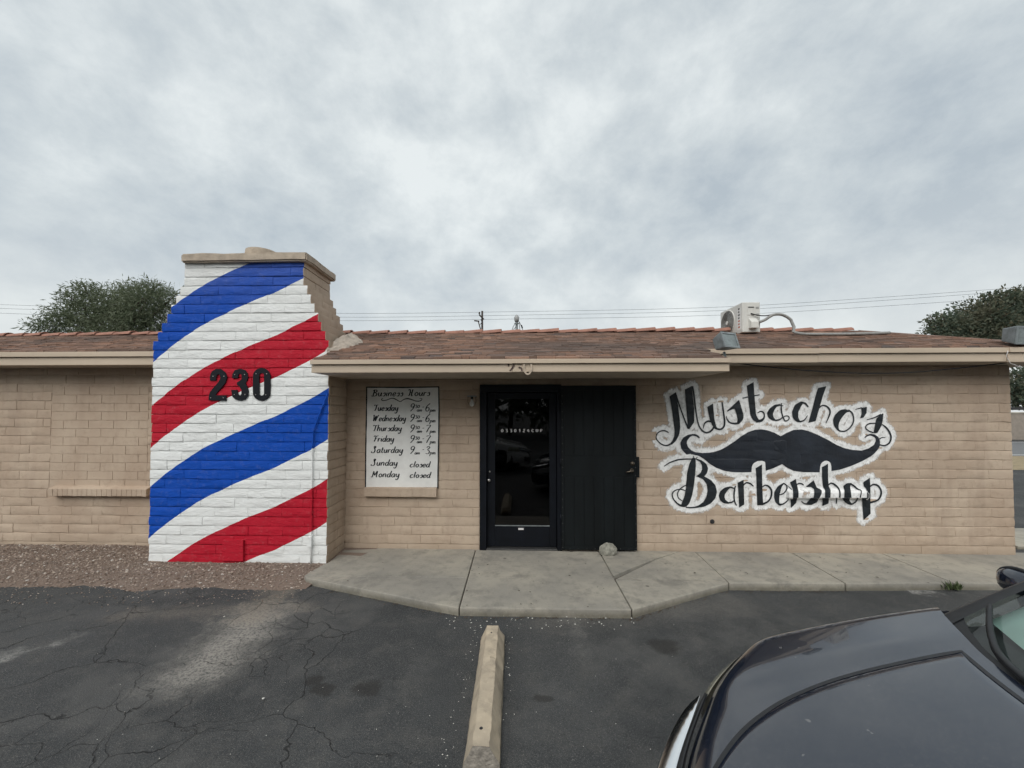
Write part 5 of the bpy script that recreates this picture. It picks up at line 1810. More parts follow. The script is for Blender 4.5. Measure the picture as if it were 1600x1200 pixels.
plate([[(170, 462, 297, 462), (175, 360, 302, 395), (210, 270, 322, 340), (300, 215, 348, 322), (400, 220, 375, 340), (490, 290, 390, 390), (528, 390, 382, 432), (497, 500, 345, 500), (420, 600, 255, 600), (330, 700, 180, 690), (285, 770, 150, 770), (285, 878, 145, 870)],
       [(283, 768, 285, 878), (510, 770, 510, 880)]], [(238, 372), (465, 372), (190, 822), (452, 822)])
plate([[(630, 410, 755, 410), (640, 330, 758, 370), (690, 245, 770, 325), (800, 212, 800, 308), (900, 240, 825, 335), (955, 310, 832, 370), (965, 400, 830, 430), (940, 470, 790, 470), (912, 525, 735, 500), (912, 530, 735, 548), (950, 590, 790, 590), (970, 680, 828, 650), (965, 780, 828, 735), (910, 850, 810, 768), (810, 880, 790, 772), (700, 855, 762, 755), (635, 790, 747, 715), (615, 655, 745, 655)]],
      [(690, 340), (895, 335), (680, 755), (903, 755)])
ring = []
for i in range(37):
    t = 2 * math.pi * i / 36
    c, s_ = math.cos(t), math.sin(t)
    cy_ = 1 if s_ > 0 else -1
    ring.append((1248 + 183 * c, 540 - (cy_ * 165 if abs(s_) > 1e-6 else 0) - 175 * s_, 1250 + 50 * c, 540 - (cy_ * 185 if abs(s_) > 1e-6 else 0) - 50 * s_))
plate([ring], [(1135, 322), (1355, 322), (1125, 755), (1337, 760)])

# weathered numerals left on the porch fascia
fn = empty('fascia_numerals', (W(812, 580, YP).x, YP, W(812, 580, YP).z))
tag(fn, 'peeling leftover 230 numerals on the porch fascia above the door', 'house number')
def fas(pts, off, mat, th):
    sp = smooth_path([(780 + x * .0375, 560 + y * .0375, w * .0375) for x, y, w in pts], 0.5)
    rows, back = [], []
    for i, p in enumerate(sp):
        a, b = sp[max(0, i - 1)], sp[min(len(sp) - 1, i + 1)]
        d_ = (b - a)[:2]; n_ = np.linalg.norm(d_) or 1
        nx, ny = -d_[1] / n_ * p[2] / 2, d_[0] / n_ * p[2] / 2
        rows.append([W(p[0] + nx, p[1] + ny, YP - off), W(p[0] - nx, p[1] - ny, YP - off)])
        back.append([q + Vector((0, th, 0)) for q in rows[-1]])
    mb = MB().grid(rows).grid(back)
    for s_ in (0, 1): mb.grid([[rows[i][s_], back[i][s_]] for i in range(len(rows))])
    mb.build('numeral', mat, fn, weld=0.0003)
fas([(420, 310, 90), (385, 290, 70), (390, 230, 50), (470, 195, 45), (580, 210, 60), (610, 290, 70), (560, 380, 65), (440, 520, 55)], 0.004, M['ghost_num'], 0.003)
fas([(810, 395, 60), (860, 380, 60), (925, 420, 60), (945, 520, 50)], 0.004, M['ghost_num'], 0.003)
fas([(1040, 230, 60), (1035, 430, 60), (1090, 590, 65), (1190, 655, 60), (1290, 590, 65), (1345, 430, 60), (1335, 230, 60)], 0.018, M['wood_num'], 0.012)

# ------------------------------------------------------------------ fixtures on the building
# conduit on the chimney
cd = empty('conduit', (W(486, 880, YC).x, YC, 0.05))
tag(cd, 'painted electrical conduit running up the right side of the striped chimney', 'conduit')
yc_ = YC - 0.022
cpts = [W(486, 884, yc_), W(486, 850, yc_), W(487, 790, yc_), W(488, 700, yc_), W(490, 672, yc_), W(500, 645, yc_), W(512, 614, yc_)]
MB().tube(smooth_path(cpts, 0.05), 0.0085, 8).build('pipe', M['stripe'], cd, smooth=True)
a, b = W(481, 838, yc_), W(487.5, 855, yc_)
MB().box((a.x, YC - 0.04, b.z), (b.x, YC - 0.004, a.z)).build('junction_box', M['stripe'], cd, bevel=0.003)

# porch lamp
p = W(737.5, 620, YW - 0.05)
wl_ = empty('wall_lamp', (p.x, YW, p.z))
tag(wl_, 'small bare bulb wall lamp left of the door frame', 'lamp')
MB().box((p.x - 0.055, YW - 0.11, p.z + 0.0), (p.x + 0.055, YW - 0.012, p.z + 0.014)).build('bracket', M['galv'], wl_, bevel=0.003)
for s_ in (-1, 1):
    MB().tube([(p.x + s_ * 0.05, YW - 0.06, p.z), (p.x + s_ * 0.052, YW - 0.062, p.z - 0.06), (p.x + s_ * 0.04, YW - 0.06, p.z - 0.10)], 0.004, 6).build('guard_wire', M['bronze'], wl_, smooth=True)
MB().lathe((p.x, YW - 0.06, p.z), (0, 0, -1), [(0.016, 0), (0.016, 0.03)], 12).build('socket', M['plastic'], wl_, smooth=True)
MB().lathe((p.x, YW - 0.06, p.z - 0.03), (0, 0, -1), [(0.013, 0), (0.016, 0.02), (0.028, 0.045), (0.031, 0.065), (0.024, 0.085), (0.004, 0.095)], 16).build('bulb', simple('frosted_bulb', (0.55, 0.54, 0.52), 0.3, bump=0), wl_, smooth=True)


def floodlight(name, label, c, yaw, tilt, w, h, dp):
    t = empty(name, c)
    tag(t, label, 'floodlight', 'floodlights on the roof edge')
    Mx = Matrix.Translation(c) @ Matrix.Rotation(yaw, 4, 'Z') @ Matrix.Rotation(tilt, 4, 'X')
    def tr(vs): return [Mx @ Vector(v) for v in vs]
    k_ = 0.55
    body = [(-w, -dp, -h), (w, -dp, -h), (w, -dp, h), (-w, -dp, h), (-w * k_, dp, -h * k_), (w * k_, dp, -h * k_), (w * k_, dp, h * 0.9), (-w * k_, dp, h * 0.9)]
    MB().add(tr(body), [(3, 2, 1, 0), (4, 5, 6, 7), (0, 1, 5, 4), (1, 2, 6, 5), (2, 3, 7, 6), (3, 0, 4, 7)]).build('housing', M['galv'], t, bevel=0.012)
    r_ = MB()
    e_ = 0.022
    for a, b in (((-w, -dp - 0.012, -h), (w, -dp - 0.002, -h + e_)), ((-w, -dp - 0.012, h - e_), (w, -dp - 0.002, h)), ((-w, -dp - 0.011, -h + e_), (-w + e_, -dp - 0.002, h - e_)), ((w - e_, -dp - 0.011, -h + e_), (w, -dp - 0.002, h - e_))):
        i0 = len(r_.v)
        r_.box(a, b)
        r_.v[i0:] = [tuple(q) for q in tr(r_.v[i0:])]
    r_.build('rim', M['galv'], t)
    pn = MB().box((-w + e_, -dp - 0.005, -h + e_), (w - e_, -dp - 0.003, h - e_))
    pn.v = [tuple(q) for q in tr(pn.v)]
    pn.build('lens', simple('dusty_lens', (0.17, 0.20, 0.20), 0.25, 0.35, 14, bump=0), t)
    MB().tube([Mx @ Vector((0, dp * 0.4, -h)), Mx @ Vector((0, dp * 0.4, -h - 0.05)), Vector(c) + Vector((0, 0.03, -h - 0.09))], 0.014, 8).build('bracket', M['galv'], t, smooth=True)
    return t


c = W(1131, 536.5, YP + 0.22)
floodlight('floodlight', 'grey floodlight on the porch roof corner below the air conditioner', c, R(24), R(-18), 0.115, 0.092, 0.075)
c = W(1592, 525, YE + 0.04)
floodlight('floodlight', 'grey floodlight at the far right end of the roof edge', c, R(8), R(6), 0.19, 0.105, 0.085)

# loose cable sagging under the right hand eave
pts = [W(x, y, YE + 0.12) for x, y in ((1142, 566), (1180, 571), (1250, 578), (1340, 583), (1420, 582), (1500, 575), (1572, 567))]
tag(MB().tube(smooth_path(pts, 0.08), 0.0075, 6).build('sagging_cable', M['cable'], smooth=True), 'black cable sagging below the right hand eave', 'cable')
pts = [W(x, y, YE - 0.03) for x, y in ((1575, 548), (1572.5, 556), (1576, 563), (1579, 568), (1586, 570), (1590, 573), (1594, 571))]
tag(MB().tube(smooth_path(pts, 0.01), 0.003, 5).build('loose_wire', M['white_text'], smooth=True), 'short loose white wire hanging at the right roof corner', 'wire')

# air conditioner on the ridge
YA = 5.86
ax0, ay0 = W(1160, 500, YA).x, YA
ax1, ay1 = W(1188, 500, YA).x, YA + 0.62
az0, az1 = W(1170, 519, YA).z, W(1170, 472, YA).z
ac = empty('air_conditioner', ((ax0 + ax1) / 2, 6.3, az0 - 0.06))
tag(ac, 'cream outdoor air conditioner unit standing on the roof ridge', 'air conditioner')
MB().box((ax0, ay0, az0), (ax1, ay1, az1)).build('casing', M['ac_white'], ac, bevel=0.014)
fy, fz = (ay0 + ay1) / 2 + 0.085, (az0 + az1) / 2
fr_ = (az1 - az0) / 2 - 0.035
MB().lathe((ax0 + 0.006, fy, fz), (-1, 0, 0), [(fr_ + 0.012, 0), (fr_ + 0.012, 0.016), (fr_, 0.018), (fr_, 0.004)], 32, False).build('fan_rim', M['ac_white'], ac, smooth=True)
MB().lathe((ax0 - 0.001, fy, fz), (-1, 0, 0), [(fr_ + 0.005, 0), (fr_ + 0.005, 0.002)], 32).build('fan_recess', M['ac_dark'], ac)
gm = MB()
for i in range(1, 10):
    r_ = fr_ * i / 9.6
    gm.tube([(ax0 - 0.014, fy + r_ * math.cos(t), fz + r_ * math.sin(t)) for t in np.linspace(0, 2 * math.pi, 33)], 0.0035, 5, False)
for i in range(12):
    t = i * math.pi / 6
    gm.tube([(ax0 - 0.013, fy, fz), (ax0 - 0.013, fy + fr_ * math.cos(t), fz + fr_ * math.sin(t))], 0.0025, 4)
gm.build('fan_grille', M['ac_grille'], ac)
MB().lathe((ax0 - 0.012, fy, fz), (-1, 0, 0), [(0.03, 0), (0.03, 0.008)], 14).build('fan_hub', M['ac_white'], ac)
MB().box((ax0 - 0.003, ay0 + 0.035, az0 + 0.05), (ax0 - 0.0005, ay0 + 0.13, az1 - 0.07)).build('front_sticker', M['sign_white'], ac)
for i in range(7):
    z = az0 + 0.08 + i * 0.045
    MB().box((ax0 - 0.0045, ay0 + 0.06 + 0.008 * (i % 2), z), (ax0 - 0.0032, ay0 + 0.105, z + 0.022)).build('sticker_mark', M['ac_red'] if i < 3 else M['ac_dark'], ac)
w_ = ax1 - ax0
MB().box((ax0 + 0.28 * w_, ay0 - 0.006, az1 - 0.19), (ax0 + 0.68 * w_, ay0 + 0.002, az1 - 0.05)).build('service_panel', M['ac_white'], ac, bevel=0.003)
MB().box((ax0 + 0.32 * w_, ay0 - 0.010, az1 - 0.085), (ax0 + 0.64 * w_, ay0 - 0.0065, az1 - 0.07)).build('panel_slot', M['ac_dark'], ac)
for z in (0.07, 0.17):
    MB().box((ax0 + 0.76 * w_, ay0 - 0.004, az1 - z - 0.03), (ax0 + 0.92 * w_, ay0 + 0.002, az1 - z)).build('rating_label', M['ac_grille'], ac)
MB().prism([Vector((ax0 + 0.34 * w_, ay0 + 0.002, az0 + 0.05)), Vector((ax0 + 0.34 * w_, ay0 - 0.07, az0 + 0.05)), Vector((ax0 + 0.34 * w_, ay0 - 0.07, az0 + 0.14)), Vector((ax0 + 0.34 * w_, ay0 + 0.002, az0 + 0.21))], (0.42 * w_, 0, 0)).build('valve_cover', M['ac_white'], ac, bevel=0.006)
for y in (ay0 + 0.08, ay1 - 0.10):
    MB().box((ax0 + 0.02, y, zroof(min(y, YR)) - 0.25 if y < YR else zR - 0.25), (ax1 - 0.02, y + 0.05, az0 - 0.002)).build('foot', M['cable'], ac)
hs = [(ax0 + 0.78 * w_, ay0 - 0.03, az0 + 0.13), (ax1 + 0.04, ay0 - 0.05, az0 + 0.17), (ax1 + 0.14, ay0 - 0.06, az0 + 0.235), (ax1 + 0.27, ay0 - 0.07, az0 + 0.235), (ax1 + 0.38, ay0 - 0.08, az0 + 0.16), (ax1 + 0.41, ay0 - 0.10, az0 + 0.05), (ax1 + 0.38, ay0 - 0.13, az0 - 0.02),
      (ax1 + 0.50, ay0 - 0.16, zroof(ay0 - 0.16) + 0.03), (ax1 + 0.9, ay0 - 0.2, zroof(ay0 - 0.2) + 0.03), (ax1 + 1.4, ay0 - 0.16, zroof(ay0 - 0.16) + 0.03), (ax1 + 1.75, ay0 - 0.08, zroof(ay0 - 0.08) + 0.03)]
MB().tube(smooth_path(hs, 0.04), 0.020, 10).build('hose', M['hose'], ac, smooth=True)
hs = [(ax0 + 0.45 * w_, ay0 - 0.012, az1 - 0.17), (ax0 + 0.75 * w_, ay0 - 0.03, az1 - 0.20), (ax1 + 0.05, ay0 - 0.05, az1 - 0.215), (ax1 + 0.2, ay0 - 0.06, az0 + 0.255), (ax1 + 0.26, ay0 - 0.065, az0 + 0.25)]
MB().tube(smooth_path(hs, 0.04), 0.008, 7).build('power_cable', M['cable'], ac, smooth=True)

# door stop rock
p = S(951, 868)
rk = bmesh.new()
bmesh.ops.create_icosphere(rk, subdivisions=4, radius=1)
for v in rk.verts:
    n_ = v.co.normalized()
    k_ = 1 + 0.10 * noise.noise(n_ * 2.1) + 0.07 * noise.noise(n_ * 5) + 0.03 * noise.noise(n_ * 12)
    v.co = Vector((n_.x * 0.108 * k_, n_.y * 0.075 * k_, max(-0.05, n_.z * 0.098 * k_)))
me = bpy.data.meshes.new('rock')
rk.to_mesh(me); rk.free()
me.polygons.foreach_set('use_smooth', [True] * len(me.polygons))
o = link_mesh('door_stop_rock', me, M['rock'])
o.location = (p.x, min(p.y + 0.03, YW - 0.15), SWZ + 0.050)
tag(o, 'round speckled grey rock propping the open black door', 'rock')

# weed growing in the kerb joint
p = S(1488, 911)
wd = MB()
for i in range(46):
    a = rng.uniform(0, 6.28)
    L = rng.uniform(0.03, 0.085)
    q = Vector((p.x + rng.gauss(0, 0.05), p.y - 0.02 + rng.gauss(0, 0.012), 0.02))
    tp = q + Vector((math.cos(a) * L * 0.7, math.sin(a) * L * 0.5, L))
    s_ = Vector((-math.sin(a), math.cos(a), 0)) * 0.005
    wd.add([q - s_, q + s_, (q + tp) / 2 + s_ * 1.3 + Vector((0, 0, 0.01)), tp, (q + tp) / 2 - s_ * 1.3 + Vector((0, 0, 0.01))], [(0, 1, 2, 3, 4)])
tag(wd.build('weed', M['weed'], recalc=False), 'small green weed growing at the sidewalk kerb', 'weed')

# ------------------------------------------------------------------ parking block
f0 = G(769, 969, 0.135)
n0 = G(749, 1166, 0.135)
ln = f0 - n0
ln.z = 0
Lb = ln.length
yaw = math.atan2(ln.y, ln.x)
pb = empty('parking_block', (n0.x, n0.y, 0), yaw)
tag(pb, 'weathered beige concrete parking block pointing at the door', 'parking block')
prof = [(-0.105, -0.005), (-0.100, 0.05), (-0.052, 0.135), (0.035, 0.135), (0.078, 0.055), (0.088, -0.005)]
rows = []
N = 46
for i in range(N + 1):
    t = i / N
    x = Lb * t
    r_ = []
    end = min(1.0, (1 - t) / 0.07)
    k_ = 0.62 + 0.38 * math.sqrt(max(0, min(1, end)))
    for j, (y, z) in enumerate(prof):
        # extra points between the corners so that chips can be knocked out
        y2, z2 = prof[(j + 1) % len(prof)]
        for s_ in ((0, 0.5) if j < len(prof) - 1 else (0,)):
            yy, z_ = (y + (y2 - y) * s_) * k_, (z + (z2 - z) * s_) * (0.55 + 0.45 * min(1, math.sqrt(max(0, end))))
            nn = 0.005 * noise.noise(Vector((x * 9, yy * 30, z_ * 30))) + 0.004 * noise.noise(Vector((x * 30, yy * 60, z_ * 60)))
            if s_ == 0 and j in (2, 3): z_ -= 0.012 * max(0, noise.noise(Vector((x * 14, j * 5.0, 1))) - 0.05) * 3.4
            r_.append((x, yy + nn * (1 if yy > 0 else -1), z_ + nn))
    rows.append(r_)
mb = MB().grid(rows)
mb.add(rows[-1], [tuple(range(len(rows[-1])))])
bo = mb.mesh('block', True, [M['block']])
bo.set_sharp_from_angle(angle=R(24))
o = bpy.data.objects.new('block', bo); COL.objects.link(o); o.parent = pb
em = MB().add([(x - 0.001, y, z) for x, y, z in rows[0]], [tuple(range(len(rows[0])))])
o = bpy.data.objects.new('broken_end', em.mesh('broken_end', False, [M['block_end']])); COL.objects.link(o); o.parent = pb
for (x, yy, r_) in ((0.115, 0.0, 0.011), (Lb - 0.18, -0.005, 0.008)):
    o = bpy.data.objects.new('pin_hole', MB().lathe((x, yy, 0.128), (0, 0, 1), [(r_, 0), (r_ * 0.9, 0.0085)], 7).mesh('pin_hole', False, [M['cable']]))
    COL.objects.link(o); o.parent = pb

# ------------------------------------------------------------------ overhead wires, pole and service mast
YWI = 55.0
for i, ys in enumerate((((-60, 474), (200, 482), (520, 489.5), (800, 487), (1120, 480), (1400, 463), (1700, 441)),
                        ((-60, 480), (200, 488), (520, 495.5), (800, 492.5), (1120, 485.5), (1400, 468), (1700, 446)),
                        ((-60, 487), (200, 496), (520, 501), (800, 498.5), (1120, 492.5), (1400, 477), (1700, 456)))):
    pts = [W(x, y, YWI + i * 0.3) for x, y in ys]
    pts = smooth_path(pts, 2.0)
    tag(MB().tube(pts, 0.020, 5).build('power_line', M['wire'], smooth=True), ('highest', 'middle', 'lowest')[i] + ' of the three overhead power lines behind the roof', 'power line', 'overhead power lines')

pu = W(753.5, 486, 54.0)
po = empty('utility_pole', (pu.x, 54.0, 0))
tag(po, 'dark wooden utility pole rising behind the roof ridge', 'utility pole')
MB().tube([(pu.x, 54, 0), (pu.x, 54, 8), (pu.x, 54, pu.z)], [0.19, 0.16, 0.13], 10).build('pole', M['wood_pole'], po, smooth=True)
q = W(749, 492, 53.6)
MB().tube([W(756, 499, 53.7), q], 0.10, 6).build('arm', M['wood_pole'], po)
MB().lathe(q + Vector((0, 0, 0.05)), (0, 0, 1), [(0.06, 0), (0.12, 0.15), (0.08, 0.3), (0.05, 0.36)], 10).build('insulator', M['wood_pole'], po, smooth=True)
MB().tube(smooth_path([W(753, 523, 53.6), W(751, 515, 53.6), W(747.5, 503, 53.6)], 0.4), 0.075, 6).build('riser_pipe', M['wood_pole'], po, smooth=True)
MB().tube([W(741, 501, 53.6), W(749, 502, 53.6)], 0.09, 6).build('crossbar', M['wood_pole'], po)
MB().tube(smooth_path([W(751, 499, 53.5), W(753.5, 504, 53.5), W(750, 507, 53.5)], 0.2), 0.05, 5).build('jumper', M['cable'], po, smooth=True)

mu = W(807.3, 494, 9.0)
ms = empty('service_mast', (mu.x, 9.0, 0))
tag(ms, 'grey electrical service mast with weatherhead behind the ridge', 'service mast')
MB().tube([(mu.x, 9, 0.0), (mu.x, 9, mu.z - 0.1)], 0.030, 10).build('mast', M['galv'], ms, smooth=True)
MB().lathe((mu.x, 9, mu.z - 0.14), (0, 0, 1), [(0.035, 0), (0.055, 0.05), (0.06, 0.11), (0.03, 0.16), (0.008, 0.175)], 14).build('weatherhead', M['porcelain'], ms, smooth=True)
MB().tube([W(803.5, 505.5, 8.95), W(811, 505.5, 8.95)], 0.012, 6).build('clamp', M['galv'], ms)
for pts in (((805, 506), (802, 510), (798.5, 520), (796, 526)), ((806, 511), (803, 514), (801, 523)), ((809.5, 500), (813, 506), (815.5, 512), (819, 524)), ((811, 504), (812.5, 516), (815, 522))):
    MB().tube(smooth_path([W(x, y, 8.92) for x, y in pts], 0.05), 0.007, 5).build('drop_wire', M['cable'], ms, smooth=True)
for (a, b) in (((799.5, 517), (797.8, 522)), ((814.5, 508), (816.3, 513))):
    MB().tube([W(*a, 8.92), W(*b, 8.92)], 0.017, 6).build('splice', M['cable'], ms)

# ------------------------------------------------------------------ trees
def leaf_cloud(clumps, n, leaf, mat, name, parent, droop=0.0, seed=1, ratio=0.3, shell=0.55):
    """leaf-sized blades spread through overlapping clumps (centre, radii, outward sweep)"""
    rs = np.random.RandomState(seed)
    vol = np.array([c[1][0] * c[1][1] * c[1][2] for c in clumps]) ** 0.75
    vol /= vol.sum()
    ids = rs.choice(len(clumps), n, p=vol)
    cen = np.array([c[0] for c in clumps])[ids]
    rad = np.array([c[1] for c in clumps])[ids]
    d_ = rs.normal(size=(n, 3))
    d_ /= np.linalg.norm(d_, axis=1)[:, None]
    rr = (shell + (1 - shell) * rs.rand(n, 1)) * (1 + 0.16 * rs.normal(size=(n, 1)))
    pos = cen + d_ * rad * rr
    out = d_ + 0.8 * rs.normal(size=(n, 3))
    out[:, 2] -= droop
    out /= np.linalg.norm(out, axis=1)[:, None]
    sd = np.cross(out, rs.normal(size=(n, 3)))
    sd /= np.linalg.norm(sd, axis=1)[:, None]
    L = leaf * (0.6 + 0.8 * rs.rand(n, 1))
    wv = L * ratio
    v = np.stack([pos, pos + out * L * 0.5 + sd * wv * 0.5, pos + out * L, pos + out * L * 0.5 - sd * wv * 0.5], 1)
    me = bpy.data.meshes.new(name)
    me.from_pydata(v.reshape(-1, 3).tolist(), [], (np.arange(4)[None] + 4 * np.arange(n)[:, None]).tolist())
    me.materials.append(mat)
    return link_mesh(name, me, None, parent)


def tree(name, label, base, fork, clumps, n, leaf, mat, droop=0.0, seed=1, ratio=0.3, group='trees behind the shop', r0=0.22, shell=0.5):
    t = empty(name, base)
    tag(t, label, 'tree', group)
    r_ = random.Random(seed)
    b, f = Vector(base), Vector(fork)
    tk = MB().tube(smooth_path([b, (b + f) / 2 + Vector((r_.uniform(-.2, .2), 0, 0)), f], 0.5), list(np.linspace(r0, r0 * 0.65, len(smooth_path([b, (b + f) / 2, f], 0.5)))) , 9) if False else MB()
    path = smooth_path([b, (b + f) / 2 + Vector((r_.uniform(-.2, .2), 0, 0)), f], 0.5)
    tk.tube(path, list(np.linspace(r0, r0 * 0.65, len(path))), 9)
    tk.build('trunk', M['bark'], t, smooth=True)
    for c in clumps:
        e_ = Vector(c[0])
        m_ = (f + e_) / 2 + Vector((r_.uniform(-.3, .3), r_.uniform(-.3, .3), -0.1))
        path = smooth_path([f - Vector((0, 0, 0.15)), m_, e_, e_ + (e_ - m_).normalized() * c[1][0] * 0.7], 0.4)
        MB().tube(path, list(np.linspace(r0 * 0.45, 0.012, len(path))), 6).build('limb', M['bark'], t, smooth=True)
    leaf_cloud(clumps, n, leaf, mat, 'crown', t, droop, seed, ratio, shell)
    return t


YT_ = 17.5
def cl_px(x, y, r_, ry=None, Y=YT_):
    c_ = W(x, y, Y)
    k_ = Y / FPX
    return ((c_.x, Y + rng.uniform(-0.6, 0.6), c_.z), (r_ * k_, r_ * k_ * 1.1, (ry or r_) * k_))
cl1 = [cl_px(*a) for a in ((190, 478, 46, 40), (150, 470, 38, 30), (235, 480, 40, 38), (120, 490, 36, 26), (95, 500, 28, 20), (85, 515, 26, 12), (270, 470, 24, 22), (160, 505, 50, 34), (220, 515, 50, 34), (105, 465, 20, 16), (130, 452, 22, 16), (200, 455, 26, 18), (245, 452, 20, 14), (170, 540, 50, 30), (230, 545, 40, 30))]
tree('mesquite_tree', 'feathery grey green tree behind the left roof beside the chimney', (W(185, 500, YT_).x, YT_, 0), W(185, 545, YT_), cl1, 30000, 0.18, M['leaf_mesq'], 0.35, 5, 0.20, shell=0.3)
YT2 = 21.0
cl2 = [cl_px(*a, Y=YT2) for a in ((1555, 490, 40, 32), (1600, 500, 45, 45), (1530, 505, 32, 30), (1590, 470, 28, 20), (1550, 468, 14, 10), (1557, 460, 10, 8), (1480, 510, 26, 20), (1465, 522, 22, 14), (1500, 515, 26, 24), (1474, 496, 12, 10), (1640, 490, 40, 40), (1580, 530, 50, 36), (1520, 538, 46, 26), (1475, 542, 30, 16))]
tree('evergreen_tree', 'dense dark green tree behind the right end of the roof', (W(1540, 500, YT2).x, YT2, 0), W(1545, 560, YT2), cl2, 26000, 0.17, M['leaf_dark'], 0.0, 6, 0.45, shell=0.35)
YT3 = 30.0
cl3 = [cl_px(*a, Y=YT3) for a in ((1600, 600, 26, 30), (1640, 590, 34, 36), (1690, 600, 34, 34), (1575, 610, 20, 22), (1625, 620, 30, 22))]
tree('roadside_tree', 'dark bushy tree beyond the far block wall at the right edge', (W(1620, 620, YT3).x, YT3, 0), W(1620, 640, YT3), cl3, 7000, 0.26, M['leaf_dark'], 0.0, 8, 0.5, shell=0.35)
# unseen trees added behind the viewer to darken reflections in the door glass
for i, (x, y, h) in enumerate(((-15, -21, 10), (-7.5, -22, 12), (-0.5, -21, 11), (6.5, -22, 12), (14, -21, 10))):
    rr = random.Random(40 + i)
    cl_ = [((x + rr.uniform(-3.2, 3.2), y + rr.uniform(-1.5, 1.5), h * rr.uniform(0.12, 0.95)), (rr.uniform(1.7, 2.6), rr.uniform(1.5, 2.2), rr.uniform(1.4, 2.2))) for _ in range(15)]
    tree('unseen_tree', 'unseen green tree added across the parking lot to darken reflections, ' + ('first', 'second', 'third', 'fourth', 'fifth')[i] + ' from the left', (x, y, 0), (x, y, h * 0.4), cl_, 4200, 0.55, M['leaf_dark'], 0.1, 50 + i, 0.5, 'unseen trees across the lot', 0.2, 0.3)

# ------------------------------------------------------------------ cars
LF = [(0, 0), (.2, .03), (.32, .08), (.45, .155), (.62, .29), (.72, .385), (.8, .48), (.86, .565), (.9, .645), (.915, .70)]
ZC = [(0, .66), (.06, .70), (.15, .745), (.3, .80), (.6, .875), (.9, .932), (1.2, .975), (1.5, 1.0), (2, 1.0)]
HWID = 0.915
LF = [tuple(p) for p in smooth_path(LF, 0.012)]
ZC = [tuple(p) for p in smooth_path(ZC, 0.02)]


def lfront(ly): return lerp_table(LF, abs(ly))
def lcowl(ly): return 1.11 + 0.31 * (ly / HWID) ** 2
def sm(t): return max(0.0, min(1.0, t)) ** 2 * (3 - 2 * max(0.0, min(1.0, t)))


def zbody(lx, ly):
    a = abs(ly) / HWID
    z = lerp_table(ZC, lx) - 0.010 * a * a
    z += 0.010 * sm((a - 0.60) / 0.16)                 # fender crest beside the hood
    z -= 0.045 * max(0, (a - 0.93) / 0.07) ** 2.2                     # rounding down to the flank
    z -= 0.075 * a ** 3 * max(0.0, 1 - lx / 1.45)                     # the nose droops towards the corners
    d_ = max(0.0, lx - lfront(ly))
    z -= 0.038 * math.exp(-(d_ / 0.032) ** 1.3)                       # nose rolls over the front edge
    return z


